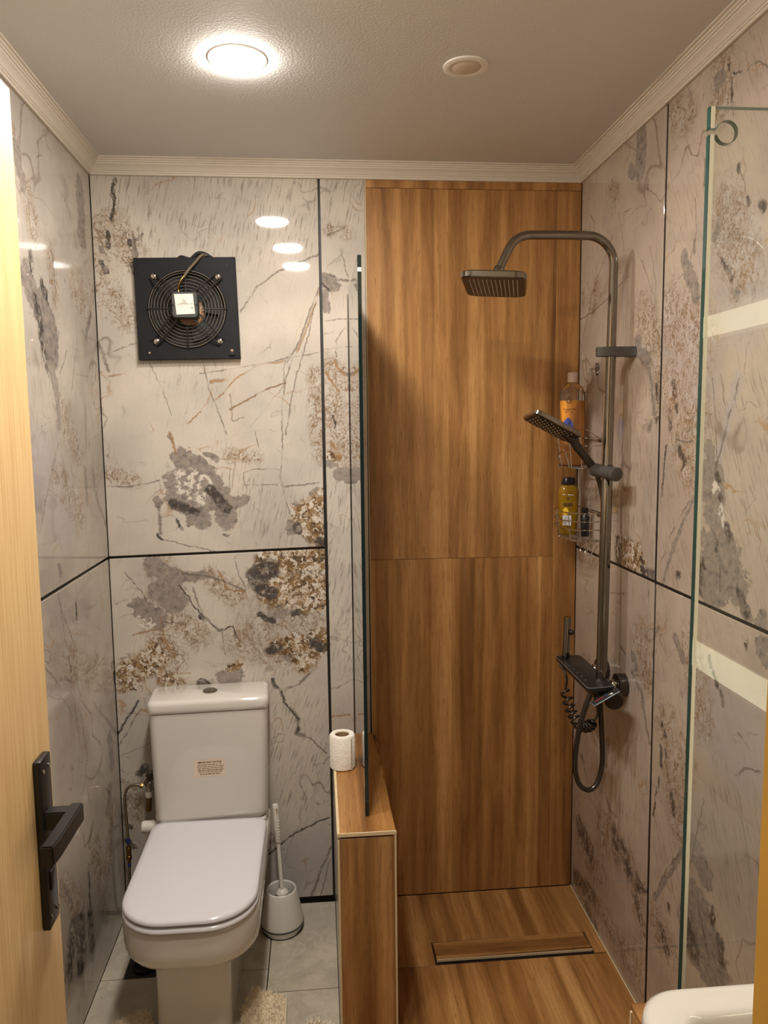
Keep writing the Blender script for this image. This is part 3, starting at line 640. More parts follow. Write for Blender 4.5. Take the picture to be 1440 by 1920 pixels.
# ---- back wall: black backing, marble slabs on the toilet side, wood-look tiles in the shower
wall_back = struct(box('wall_back', -0.10, W + 0.10, 0.009, 0.10, -0.10, ZC + 0.08, M['grout']))
slab('marble_panel', 1, [(0.0015, 1.161), (0.656, 1.176), (0.657, 2.31), (0.0015, 2.31)], 0, 0.009, M['BU'], wall_back)
slab('marble_panel', 1, [(0.0015, 0.012), (0.662, 0.018), (0.657, 1.168), (0.0015, 1.153)], 0, 0.009, M['BL'], wall_back)
slab('marble_panel', 1, [(0.669, 0.003), (0.791, 0.003), (0.797, 2.31), (0.664, 2.31)], 0, 0.009, M['BS'], wall_back)
slab('wood_panel', 1, [(0.7995, 0.002), (1.384, 0.002), (1.384, 1.1255), (0.7995, 1.1285)], 0, 0.009, M['wood_wall_low'], wall_back, 0.0006)
slab('wood_panel', 1, [(0.7995, 1.1295), (1.384, 1.1265), (1.384, 2.252), (0.7995, 2.252)], 0, 0.009, M['wood_wall'], wall_back, 0.0006)
slab('wood_panel', 1, [(0.7995, 2.253), (1.384, 2.253), (1.384, 2.31), (0.7995, 2.31)], 0, 0.009, M['wood_wall_low'], wall_back, 0.0006)
slab('wood_panel', 1, [(1.3846, 0.002), (W - 0.0015, 0.002), (W - 0.0015, 2.252), (1.3846, 2.252)], 0, 0.009, M['wood_wall_low'], wall_back, 0.0006)
slab('wood_panel', 1, [(1.3846, 2.253), (W - 0.0015, 2.253), (W - 0.0015, 2.31), (1.3846, 2.31)], 0, 0.009, M['wood_wall'], wall_back, 0.0006)
box('edge_strip', 0.7972, 0.7992, -0.0008, 0.009, 0.56, 2.275, M['edge'], wall_back)

# ---- left wall
wall_left = struct(box('wall_left', -0.10, -0.009, YF - 0.12, 0.009, -0.10, ZC + 0.08, M['grout']))
slab('marble_panel', 0, [(-1.10, 1.160), (-0.0015, 1.160), (-0.0015, 2.31), (-1.10, 2.31)], -0.009, 0, M['LU'], wall_left)
slab('marble_panel', 0, [(-1.10, 0.002), (-0.0015, 0.002), (-0.0015, 1.151), (-1.10, 1.151)], -0.009, 0, M['LL'], wall_left)
slab('marble_panel', 0, [(YF, 1.160), (-1.106, 1.160), (-1.106, 2.31), (YF, 2.31)], -0.009, 0, M['LU'], wall_left)
slab('marble_panel', 0, [(YF, 0.002), (-1.106, 0.002), (-1.106, 1.151), (YF, 1.151)], -0.009, 0, M['LL'], wall_left)
box('joint_profile', -0.009, -0.001, -1.10, -0.002, 1.1512, 1.1535, M['chrome'], wall_left)

# ---- right wall
wall_right = struct(box('wall_right', W + 0.009, W + 0.10, YF - 0.12, 0.009, -0.10, ZC + 0.08, M['grout']))
ym = -0.575
slab('marble_panel', 0, [(ym + G, 1.159), (-0.0015, 1.159), (-0.0015, 2.31), (ym + G + 0.004, 2.31)], W, W + 0.009, M['RFU'], wall_right)
slab('marble_panel', 0, [(YF, 1.159), (ym - G, 1.159), (ym - G + 0.004, 2.31), (YF, 2.31)], W, W + 0.009, M['RNU'], wall_right)
slab('marble_panel', 0, [(ym + G - 0.012, 0.002), (-0.0015, 0.002), (-0.0015, 1.152), (ym + G, 1.152)], W, W + 0.009, M['RFL'], wall_right)
slab('marble_panel', 0, [(YF, 0.002), (ym - G - 0.012, 0.002), (ym - G, 1.152), (YF, 1.152)], W, W + 0.009, M['RNL'], wall_right)

box('joint_strip', W + 0.0006, W + 0.009, ym - G + 0.0005, ym + G - 0.0005, 1.16, 2.30, M['grout'], wall_right)
box('joint_strip', W + 0.0006, W + 0.009, ym - G - 0.0055, ym + G - 0.0065, 0.003, 1.151, M['grout'], wall_right)
box('joint_strip', W + 0.0006, W + 0.009, YF, -0.002, 1.1525, 1.1585, M['grout'], wall_right)

# ---- front wall with the doorway the picture is taken through (mostly out of view)
DL, DR, DH = 0.222, 0.878, 2.02
wf = bmesh.new()
add_box(wf, -0.10, DL - 0.04, YF - 0.10, YF, -0.10, ZC + 0.08)
add_box(wf, DR + 0.04, W + 0.10, YF - 0.10, YF, -0.10, ZC + 0.08)
add_box(wf, DL - 0.04, DR + 0.04, YF - 0.10, YF, DH + 0.04, ZC + 0.08)
wall_front = struct(link('wall_front', wf, M['plaster'], smooth=False))

# ---- floor: slab, grey stone tiles on the toilet side, wood-look tiles in the shower
floor = struct(box('floor', -0.10, W + 0.10, YF - 0.12, 0.10, -0.14, -0.010, M['grout']))
gx = 0.0014
def ftile(x0, x1, y0, y1, nm='floor_tile', m='floor', t=-0.010):
    slab(nm, 2, [(x0, y0), (x1, y0), (x1, y1), (x0, y1)], t, 0, M[m], floor, 0.0008)
ftile(0.0005, 0.062, -0.300, -0.004); ftile(0.062 + gx, 0.47 - gx, -0.2085, -0.004)
ftile(0.152, 0.47 - gx, -0.300, -0.2085 - gx)
ftile(0.0005, 0.47 - gx, -0.900, -0.300 - 2 * gx); ftile(0.0005, 0.47 - gx, -1.50, -0.900 - 2 * gx); ftile(0.0005, 0.47 - gx, YF - 0.12, -1.50 - 2 * gx)
ftile(0.47 + gx, 0.668, -0.394, -0.006); ftile(0.47 + gx, 0.668, -0.994, -0.394 - 2 * gx); ftile(0.47 + gx, 0.668, -1.594, -0.994 - 2 * gx); ftile(0.47 + gx, 0.668, YF - 0.12, -1.594 - 2 * gx)
ftile(0.6685, W, YF - 0.12, -1.34 - gx)
DX0, DX1, DY0, DY1 = 0.950, 1.424, -0.330, -0.236
ftile(0.812, DX0, -0.3345, -0.0005, 'wood_tile', 'wood_floor'); ftile(DX0 + 0.0002, W - 0.004, DY1, -0.0005, 'wood_tile', 'wood_floor')
ftile(DX1, W - 0.004, DY0, DY1 - 0.0002, 'wood_tile', 'wood_floor')
ftile(0.812, W - 0.004, -1.20, -0.3358, 'wood_tile', 'wood_floor_near')
ftile(0.668 + gx, 0.8112, -1.339, -0.612, 'wood_tile', 'wood_floor_near'); ftile(0.812, W - 0.004, -1.339, -1.2008, 'wood_tile', 'wood_floor_near')
box('edge_strip', W - 0.0038, W - 0.0004, -1.20, -0.001, -0.009, 0.0015, M['edge'], floor)

# ---- ceiling and cornice
bm = bmesh.new()
add_box(bm, -0.10, W + 0.10, YF - 0.12, 0.10, ZC, ZC + 0.08)
ceiling = struct(link('ceiling', bm, M['ceiling'], smooth=False))
CP = [(0.0, 2.275), (0.007, 2.275), (0.009, 2.2775), (0.009, 2.2805), (0.0115, 2.2815), (0.0115, 2.2845), (0.014, 2.2860), (0.017, 2.2905), (0.0215, 2.2955),
      (0.0275, 2.3000), (0.0275, 2.3035), (0.031, 2.3045), (0.031, 2.3085), (0.0345, 2.3095), (0.0345, 2.3135), (0.040, 2.3145), (0.040, ZC), (0.0, ZC)]
def cornice(name, f0, f1):
    bm = bmesh.new()
    add_loft(bm, [[f0(p, z) for p, z in CP], [f1(p, z) for p, z in CP]])
    return struct(link(name, bm, M['cornice'], angle=25))
cornice('trim_1', lambda p, z: Vector((p, -p, z)), lambda p, z: Vector((W - p, -p, z)))
cornice('trim_2', lambda p, z: Vector((p, YF + p, z)), lambda p, z: Vector((p, -p, z)))
cornice('trim_3', lambda p, z: Vector((W - p, -p, z)), lambda p, z: Vector((W - p, YF + p, z)))
cornice('trim_4', lambda p, z: Vector((W - p, YF + p, z)), lambda p, z: Vector((p, YF + p, z)))

# ---- door leaf, opened flat along the left wall, with its lever handle; ochre jamb on the right
DX, DE = 0.262, -1.302           # face of the leaf, its free edge
leaf = struct(box('door_1', DX - 0.040, DX, YF + 0.012, DE, 0.008, 1.972, M['oak'], bev=0.002))
hp = box('handle_plate', DX, DX + 0.0105, -1.3705, -1.3325, 0.878, 1.113, M['black_metal'], leaf, bev=0.0025)
for yy in (-1.362, -1.340):
    for zz in (0.893, 1.096):
        lathe('screw', [(0.0034, 0), (0.0034, 0.0008), (0.0026, 0.0016)], M['gunmetal'], hp, (DX + 0.0104, yy, zz), (1, 0, 0), 12)
LZ = 1.0285
bm = bmesh.new()
add_loft(bm, [[Vector((x, -1.356 + a, LZ + c)) for a, c in ((-0.0105, -0.0125), (0.0105, -0.0125), (0.0105, 0.0125), (-0.0105, 0.0125))] for x in (DX + 0.009, DX + 0.040)])
t2 = bmesh.new()
add_loft(t2, [[Vector((x, y, LZ + z0)) for x, z0 in ((DX + 0.036 - s, -0.013), (DX + 0.0525 - s, -0.013), (DX + 0.0525 - s, 0.013), (DX + 0.036 - s, 0.013))]
              for y, s in ((-1.340, 0.0), (-1.432, 0.001), (-1.452, 0.003))])
for q in (bm, t2): bmesh.ops.bevel(q, geom=q.edges[:], offset=0.0018, segments=2, affect='EDGES')
merge(bm, t2)
link('lever', bm, M['black_metal'], hp)
box('keyhole_cover', DX + 0.0105, DX + 0.013, -1.363, -1.348, 0.930, 0.958, M['black_metal'], hp, bev=0.001)
bm = bmesh.new()
add_box(bm, DR, DR + 0.04, YF - 0.10, YF + 0.004, 0, DH, 0.002)
trim_5 = struct(link('trim_5', bm, M['jamb']))
trim_6 = struct(box('trim_6', DL - 0.04, DL - 0.001, YF - 0.10, YF + 0.004, 0, DH, M['jamb'], bev=0.002))
trim_7 = struct(box('trim_7', DL - 0.04, DR + 0.04, YF - 0.10, YF + 0.004, DH + 0.0005, DH + 0.04, M['jamb'], bev=0.002))

# ---- half walls clad in wood-look tile; each carries a glass pane
PX0, PX1, PY, PZ = 0.6695, 0.811, -0.607, 0.566
wall_divider = struct(box('wall_divider', PX0 + 0.008, PX1 - 0.008, PY + 0.009, -0.0005, -0.009, PZ - 0.010, M['grout']))
slab('cap_tile', 2, [(PX0, PY), (PX1 + 0.0005, PY), (0.7985, -0.0008), (PX0 - 0.001, -0.0008)], PZ - 0.0095, PZ, M['wood_cap'], wall_divider, 0.0006)
slab('front_tile', 1, [(PX0 + 0.005, 0.0008), (PX1 - 0.0035, 0.0008), (PX1 - 0.0035, PZ - 0.014), (PX0 + 0.005, PZ - 0.014)], PY + 0.0005, PY + 0.009, M['wood_front'], wall_divider, 0.0006)
slab('side_tile', 0, [(PY + 0.003, 0.0008), (-0.0012, 0.0008), (-0.0012, PZ - 0.0105), (PY + 0.003, PZ - 0.0105)], PX1 - 0.008, PX1 + 0.0, M['wood_side'], wall_divider, 0.0006)
slab('side_tile', 0, [(PY + 0.003, 0.0008), (-0.0012, 0.0008), (-0.0012, PZ - 0.0105), (PY + 0.003, PZ - 0.0105)], PX0, PX0 + 0.008, M['floor'], wall_divider, 0.0006)
bm = bmesh.new()
add_box(bm, PX0 - 0.0012, PX0 + 0.0052, PY - 0.0012, -0.001, PZ - 0.008, PZ + 0.0009)
add_box(bm, PX0 + 0.0052, PX1 + 0.0018, PY - 0.0016, PY + 0.0016, PZ - 0.008, PZ + 0.0007)
add_box(bm, PX1 - 0.0034, PX1 + 0.0012, PY - 0.0012, PY + 0.0026, 0.002, PZ - 0.009)
add_box(bm, PX0 - 0.0006, PX0 + 0.0046, PY - 0.0008, PY + 0.0026, 0.002, PZ - 0.016)
link('edge_strip', bm, M['edge'], wall_divider, smooth=False)

KX, KY0, KY1, KZ = 1.150, -1.335, -1.203, 0.566
wall_knee = struct(box('wall_knee', KX + 0.009, W - 0.0005, KY0 + 0.009, KY1 - 0.009, -0.009, KZ - 0.010, M['grout']))
slab('cap_tile', 2, [(KX, KY0), (W - 0.0006, KY0), (W - 0.0006, KY1), (KX, KY1)], KZ - 0.0095, KZ, M['wood_drain'], wall_knee, 0.0006)
slab('end_tile', 0, [(KY0 + 0.004, 0.001), (KY1 - 0.004, 0.001), (KY1 - 0.004, KZ - 0.013), (KY0 + 0.004, KZ - 0.013)], KX + 0.001, KX + 0.009, M['wood_side'], wall_knee, 0.0006)
slab('front_tile', 1, [(KX + 0.003, 0.001), (W - 0.001, 0.001), (W - 0.001, KZ - 0.0105), (KX + 0.003, KZ - 0.0105)], KY0, KY0 + 0.009, M['wood_front'], wall_knee, 0.0006)
slab('back_tile', 1, [(KX + 0.003, 0.001), (W - 0.005, 0.001), (W - 0.005, KZ - 0.0105), (KX + 0.003, KZ - 0.0105)], KY1 - 0.009, KY1, M['wood_front'], wall_knee, 0.0006)
bm = bmesh.new()
add_box(bm, KX - 0.001, KX + 0.003, KY1 - 0.004, KY1 + 0.001, 0.002, KZ - 0.014)
add_box(bm, KX - 0.001, KX + 0.003, KY0 - 0.001, KY0 + 0.004, 0.002, KZ - 0.014)
link('edge_strip', bm, M['edge'], wall_knee, smooth=False)

# ================================================================== GLASS SCREENS
def pane_x(name, x0, x1, y0, y1, z0, z1):
    """pane in a plane of constant x; clear faces, green front and top edges"""
    bm = bmesh.new()
    v = [bm.verts.new(p) for p in ((x0, y0, z0), (x0, y1, z0), (x0, y1, z1), (x0, y0, z1), (x1, y0, z0), (x1, y1, z0), (x1, y1, z1), (x1, y0, z1))]
    for q in ((0, 1, 2, 3), (4, 5, 6, 7)): bm.faces.new([v[i] for i in q])
    return link(name, bm, M['glass'], smooth=False)
GX0, GX1, GY, GZ = 0.7415, 0.7515, -0.530, 1.942
gs = pane_x('glass_screen', GX0, GX1, GY, -0.001, PZ + 0.0006, GZ)
tag(gs, 'tall frameless glass screen with a dark green edge standing on the wooden half wall', 'glass screen')
bm = bmesh.new()
add_box(bm, GX0 + 0.0007, GX1 - 0.0007, GY, GY + 0.0008, PZ + 0.0006, GZ - 0.038)
add_box(bm, GX0 + 0.0007, GX1 - 0.0007, GY, GY + 0.0008, GZ - 0.028, GZ - 0.001)
add_box(bm, GX0 + 0.0007, GX1 - 0.0007, GY, -0.001, GZ - 0.0008, GZ)
add_box(bm, GX0 + 0.0007, GX1 - 0.0007, GY + 0.001, -0.001, PZ + 0.0004, PZ + 0.0012)
link('polished_edge', bm, M['glass_edge'], gs, smooth=False)
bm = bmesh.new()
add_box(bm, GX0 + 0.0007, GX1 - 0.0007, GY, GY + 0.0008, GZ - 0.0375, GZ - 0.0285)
link('edge_glint', bm, M['glass_gleam'], gs, smooth=False)  # glint painted as a short pale strip on the front edge
box('silicone_bead', GX0 - 0.0022, GX0 - 0.0002, -0.003, -0.0004, PZ + 0.001, GZ, M['gunmetal_dark'], gs)

# right-hand pane across the basin end of the shower, with a hinge cut-out near its top corner
HX0, HX1, HY0, HY1, HZ = 1.2005, W - 0.001, -1.274, -1.264, 1.985
hc, hr, slot = Vector((HX0 + 0.026, HZ - 0.034)), 0.0155, 0.0042
a0 = math.asin(slot / hr)
hole = [(hc.x - hr * math.cos(a0 + (2 * PI - 2 * a0) * k / 28), hc.y + hr * math.sin(a0 + (2 * PI - 2 * a0) * k / 28)) for k in range(29)]
outl = [(HX0, KZ + 0.0006), (HX1, KZ + 0.0006), (HX1, HZ), (HX0, HZ), (HX0, hc.y + slot)] + hole + [(HX0, hc.y - slot)]
bm = bmesh.new()
for yy in (HY0, HY1):
    bm.faces.new([bm.verts.new((x, yy, z)) for x, z in outl])
bmesh.ops.triangulate(bm, faces=bm.faces[:])
gr = link('glass_door', bm, M['glass'], smooth=False)
tag(gr, 'glass pane with a round hinge cut-out at its top corner beside the white basin', 'glass panel')
def rim(pts, t=0.0008, y0=HY0 + 0.0006, y1=HY1 - 0.0006):
    bm = bmesh.new()
    for (xa, za), (xb, zb) in zip(pts, pts[1:]):
        d = Vector((xb - xa, zb - za)); n2 = Vector((-d.y, d.x)).normalized() * t
        add_loft(bm, [[Vector((xa, y, za)), Vector((xb, y, zb)), Vector((xb + n2.x, y, zb + n2.y)), Vector((xa + n2.x, y, za + n2.y))] for y in (y0, y1)])
    return bm
link('polished_edge', rim([(HX0, hc.y + slot), (HX0, HZ)][::-1]), M['glass_edge_pale'], gr, smooth=False)
link('polished_edge', rim([(HX0, hc.y - slot), (HX0, KZ + 0.001)]), M['glass_edge_pale'], gr, smooth=False)
link('polished_edge', rim([(HX1, HZ), (HX0, HZ)]), M['cut_glass'], gr, smooth=False)
link('hinge_cutout', rim([(HX0, hc.y + slot)] + hole + [(HX0, hc.y - slot)], 0.0006), M['cut_glass'], gr, smooth=False)
link('painted_gleam', rim([(HX0 + 0.0012, hc.y - slot), (HX0 + 0.0012, KZ + 0.001)], 0.0056, HY0 - 0.0002, HY0 + 0.0004), M['glass_gleam'], gr, smooth=False)  # pale strip painting the edge as refracted through the pane's face
link('painted_gleam', rim([(HX0 + 0.0012, HZ), (HX0 + 0.0012, hc.y + slot)], 0.0056, HY0 - 0.0002, HY0 + 0.0004), M['glass_gleam'], gr, smooth=False)  # same painted refraction, above the slot

# ================================================================== CEILING LIGHTS
def downlight(name, x, y, lit, label, group):
    t = thing(name, label, 'ceiling light', (x, y, ZC), group)
    if lit:
        lathe('rim', [(0.0625, ZC), (0.0625, ZC - 0.0012), (0.0610, ZC - 0.0022), (0.0585, ZC - 0.0022)], M['lamp_rim'], t, (x, y, 0), cap0=False, cap1=False, seg=40)
        lathe('diffuser', [(0.0588, ZC - 0.0020), (0.0565, ZC - 0.0050), (0.049, ZC - 0.0080), (0.033, ZC - 0.0102), (0.012, ZC - 0.0112)], M['lamp'], t, (x, y, 0), cap0=False, seg=40)
    else:
        lathe('rim', [(0.049, ZC), (0.049, ZC - 0.0025), (0.045, ZC - 0.004), (0.036, ZC - 0.004), (0.034, ZC - 0.002)], M['lamp_rim'], t, (x, y, 0), cap0=False, cap1=False, seg=40)
        lathe('diffuser', [(0.034, ZC - 0.002), (0.031, ZC - 0.0035), (0.022, ZC - 0.006), (0.008, ZC - 0.007)], M['lamp_off'], t, (x, y, 0), cap0=False, seg=40)
    return t
downlight('ceiling_lamp', 0.489, -0.634, True, 'lit round white downlight in the ceiling in front of the toilet', 'lit downlights')
downlight('ceiling_lamp', 0.533, -1.050, True, 'lit downlight behind the first, seen as middle reflection on marble', 'lit downlights')
downlight('ceiling_lamp', 0.557, -1.420, True, 'lit downlight nearest the door, seen as lowest reflection on marble', 'lit downlights')
downlight('ceiling_spot', 0.978, -0.630, False, 'unlit round spotlight in the ceiling above the shower', None)

# ================================================================== EXTRACTOR FAN
FX, FZ, FY = 0.268, 1.894, -0.022
fan = thing('extractor_fan', 'square black extractor fan with round wire guard on the marble wall', 'fan', (FX, 0, FZ))
FR = 0.109
corn = [(0.1185, 2.040), (0.4105, 2.045), (0.4175, 1.752), (0.1220, 1.7475)]
bm = bmesh.new()
N = 64
def on_square(a):
    """point of the plate outline in direction a from the centre"""
    d = Vector((math.cos(a), math.sin(a))); best = None
    for i in range(4):
        p, q = Vector(corn[i]) - Vector((FX, FZ)), Vector(corn[(i + 1) % 4]) - Vector((FX, FZ))
        e = q - p; den = d.x * e.y - d.y * e.x
        if abs(den) < 1e-9: continue
        t = (p.x * e.y - p.y * e.x) / den; s = (p.x * d.y - p.y * d.x) / den
        if t > 0 and -1e-6 <= s <= 1 + 1e-6: best = t if best is None else min(best, t)
    return Vector((FX, FZ)) + d * best
angs = sorted([2 * PI * k / N for k in range(N)] + [math.atan2(z - FZ, x - FX) % (2 * PI) for x, z in corn])
outer = [on_square(a) for a in angs]
R = lambda pts, y: [Vector((p[0], y, p[1])) for p in pts]
circ = lambda r: [(FX + r * math.cos(a), FZ + r * math.sin(a)) for a in angs]
add_loft(bm, [R(outer, -0.001), R(outer, FY + 0.001), R([Vector((FX, FZ)) + (p - Vector((FX, FZ))) * 0.995 for p in outer], FY), R(circ(FR + 0.006), FY), R(circ(FR + 0.002), FY - 0.003), R(circ(FR), FY - 0.001), R(circ(FR - 0.002), -0.002)], False, False)
link('plate', bm, M['fan_black'], fan, angle=30)
lathe('dark_backing', [(FR + 0.001, 0), (FR + 0.001, 0.0015)], M['fan_dark'], fan, (FX, -0.0005, FZ), (0, -1, 0), 40)  # black disc, its colour standing for the shade in the hole behind
for k in range(5):
    a = 2 * PI * k / 5 + 0.3
    bm = bmesh.new(); rows = []
    for i in range(6):
        r = 0.034 + 0.060 * i / 5
        rows.append([Vector((FX + r * math.cos(a + s * 0.46), -0.007 + s * 0.0085, FZ + r * math.sin(a + s * 0.46))) for s in (-1, -0.5, 0, 0.5, 1)])
    add_loft(bm, rows, False, False, closed=False)
    b2 = link('blade', bm, M['fan_dark'], fan)
lathe('hub', [(0.040, 0.003), (0.040, 0.013), (0.034, 0.0165)], M['fan_hub'], fan, (FX + 0.007, 0, FZ - 0.006), (0, -1, 0), 32)
for i, r in enumerate((0.046, 0.0555, 0.065, 0.0745, 0.084, 0.0935, 0.1025)):
    tube('guard_ring', [(FX + r * math.cos(2 * PI * k / 40), FY - 0.010 - 0.004 * (1 - i / 6), FZ + r * math.sin(2 * PI * k / 40)) for k in range(40)], 0.00105, M['fan_wire'], fan, 6, True)
tube('guard_ring', [(FX + 0.110 * math.cos(2 * PI * k / 48), FY - 0.004, FZ + 0.110 * math.sin(2 * PI * k / 48)) for k in range(48)], 0.0016, M['fan_wire'], fan, 6, True)
for a in (0, PI / 2, PI, 1.5 * PI):
    c, s = math.cos(a), math.sin(a)
    tube('guard_spoke', [(FX + 0.046 * c, FY - 0.016, FZ + 0.046 * s), (FX + 0.100 * c, FY - 0.013, FZ + 0.100 * s), (FX + 0.117 * c, FY - 0.003, FZ + 0.117 * s)], 0.0020, M['fan_arm'], fan, 6)
MZ = FZ + 0.006
for sx, sz in ((-1, 1), (1, 1), (1, -1), (-1, -1)):
    bx, bz = FX + sx * 0.0925, FZ + sz * 0.0930
    arm = None
    for o in (-1, 1):
        px, pz = o * 0.0075 * sz, -o * 0.0075 * sx
        pts = [(bx + px + sx * 0.004, FY - 0.004, bz + pz + sz * 0.004), (bx + px - sx * 0.018, FY - 0.020, bz + pz - sz * 0.018), (FX + sx * 0.030 + px, FY - 0.036, MZ + sz * 0.030 + pz)]
        tube('motor_arm', pts, 0.0024, M['fan_arm'], fan, 6)
    bolt = lathe('bolt', [(0.0085, 0), (0.0085, 0.002), (0.0065, 0.003), (0.0065, 0.007), (0.004, 0.008)], M['chrome'], fan, (bx, FY - 0.001, bz), (0, -1, 0), 18)
bm = bmesh.new()
rings = [[Vector((p.x, y, MZ + p.y)) for p in rrect(FX, 0, w, w, 0.011, 0)] for y, w in ((-0.020, 0.070), (-0.052, 0.074), (-0.066, 0.074), (-0.069, 0.070))]
add_loft(bm, rings)
motor = link('motor_cover', bm, M['motor'], fan)
lx, lz = FX - 0.001, MZ + 0.001
lab = slab('rating_label', 1, [(lx - 0.0275, lz + 0.0285), (lx + 0.0255, lz + 0.0300), (lx + 0.0300, lz - 0.0265), (lx - 0.0225, lz - 0.0290)], -0.0697, -0.0692, M['paper'], motor, 0)
bm = bmesh.new()
for (dx, dz, w) in ((-0.001, 0.014, 0.009), (0, 0.009, 0.012), (0.001, 0.006, 0.009), (-0.001, 0.0028, 0.022), (-0.011, -0.0005, 0.018), (0.006, -0.0002, 0.012), (0.0205, 0.0012, 0.012), (-0.008, -0.005, 0.005)):
    add_box(bm, lx + dx - w / 2, lx + dx + w / 2, -0.0700, -0.0696, lz + dz - 0.0005, lz + dz + 0.0005)
add_box(bm, lx + 0.020, lx + 0.024, -0.0700, -0.0696, lz - 0.0115, lz - 0.0085)
link('label_print', bm, M['ink_soft'], motor, smooth=False)['kind'] = 'stuff'
for xx in (-0.033, 0.034): lathe('screw', [(0.003, 0), (0.003, 0.001)], M['fan_dark'], motor, (FX + xx, -0.0688, MZ - 0.001), (0, -1, 0), 12)
tube('cable_inner', smooth_path([(FX - 0.019, -0.050, MZ + 0.036), (FX - 0.018, -0.055, MZ + 0.052), (FX - 0.010, -0.056, MZ + 0.070), (FX - 0.002, -0.052, MZ + 0.082)], 6), 0.0032, M['brass'], fan, 8)
tube('cable', smooth_path([(FX - 0.004, -0.052, MZ + 0.078), (FX + 0.012, -0.044, MZ + 0.103), (FX + 0.032, -0.034, MZ + 0.128), (FX + 0.048, -0.026, MZ + 0.148), (FX + 0.060, -0.012, MZ + 0.150)], 6), 0.0040, M['cable'], fan, 8)
lathe('cable_gland', [(0.0055, 0), (0.0055, 0.010), (0.0042, 0.013)], M['brass'], fan, (FX - 0.019, -0.050, MZ + 0.034), (0, 0, 1), 14)
tube('cable_bundle', smooth_path([(FX + 0.014, -0.010, 2.040), (FX + 0.034, -0.013, 2.056), (FX + 0.054, -0.010, 2.056), (FX + 0.078, -0.008, 2.041)], 6), 0.005, M['fan_dark'], fan, 8)
tube('cable_bundle', smooth_path([(FX - 0.024, -0.009, 2.041), (FX - 0.014, -0.010, 2.0475), (FX + 0.006, -0.008, 2.0425)], 6), 0.0035, M['fan_dark'], fan, 8)
for cx, cz in ((0.142, 2.020), (0.388, 2.021)): lathe('fixing_hole', [(0.0040, 0), (0.0040, 0.0006)], M['fan_dark'], fan, (cx, FY, cz), (0, -1, 0), 14)
lathe('screw', [(0.0042, 0), (0.0042, 0.001), (0.003, 0.003)], M['chrome'], fan, (0.1545, FY, 1.768), (0, -1, 0), 14)
box('fixing_clip', 0.386, 0.402, FY - 0.006, FY, 1.760, 1.769, M['fan_dark'], fan, 0.001)
lathe('fixing_hole', [(0.0042, 0), (0.0042, 0.0006)], M['fan_hub'], fan, (0.394, FY, 1.775), (0, -1, 0), 14)

# ================================================================== TOILET
toilet = thing('toilet', 'white ceramic close-coupled toilet with its lid down against the marble wall', 'toilet', (0.300, -0.34, 0))
TX = 0.3005
def dring(yb, yf, w, z, rb=0.02, rfr=0.10, cx=TX):
    """plan outline from the rear yb to the front yf, rounded towards the front"""
    return rrect(cx, (yb + yf) / 2, w, yb - yf, rb, z, 8, 0, rfr)
PX_ = 0.2965
bowl = loft('bowl', [dring(-0.030, -0.535, 0.190, 0.0008, 0.02, 0.030, PX_), dring(-0.030, -0.533, 0.188, 0.06, 0.02, 0.032, PX_), dring(-0.030, -0.535, 0.190, 0.19, 0.02, 0.036, PX_),
                     dring(-0.030, -0.543, 0.200, 0.224, 0.02, 0.045, PX_), dring(-0.030, -0.580, 0.262, 0.238, 0.02, 0.085, 0.2985), dring(-0.030, -0.612, 0.318, 0.249, 0.02, 0.112),
                     dring(-0.030, -0.623, 0.333, 0.264, 0.02, 0.118), dring(-0.030, -0.627, 0.339, 0.290, 0.02, 0.120), dring(-0.030, -0.628, 0.340, 0.330, 0.02, 0.120), dring(-0.030, -0.626, 0.337, 0.348, 0.02, 0.120), dring(-0.034, -0.616, 0.326, 0.3535, 0.02, 0.115)],
            M['ceramic'], toilet, angle=60)
loft('rear_ledge', [rrect(TX, -0.088, 0.325, 0.128, 0.018, z) for z in (0.340, 0.372)] + [rrect(TX, -0.088, 0.319, 0.122, 0.016, 0.3755)], M['ceramic'], toilet)
# seat and lid
loft('seat', [dring(-0.165, -0.630, 0.328, 0.3545, 0.02, 0.116), dring(-0.163, -0.637, 0.336, 0.3575, 0.02, 0.120), dring(-0.163, -0.637, 0.336, 0.3635, 0.02, 0.120), dring(-0.166, -0.632, 0.328, 0.3665, 0.02, 0.117)], M['lid'], toilet, angle=60)
for xx in (-0.11, 0.11): box('seat_buffer', TX + xx - 0.012, TX + xx + 0.012, -0.45, -0.43, 0.366, 0.3735, M['grey_rubber'], toilet)
loft('lid', [dring(-0.160, -0.622, 0.322, 0.3728, 0.03, 0.114), dring(-0.157, -0.635, 0.334, 0.3755, 0.03, 0.119), dring(-0.157, -0.635, 0.334, 0.3805, 0.03, 0.119), dring(-0.160, -0.630, 0.326, 0.3855, 0.03, 0.116), dring(-0.172, -0.613, 0.298, 0.3868, 0.03, 0.10)], M['lid'], toilet, angle=60)
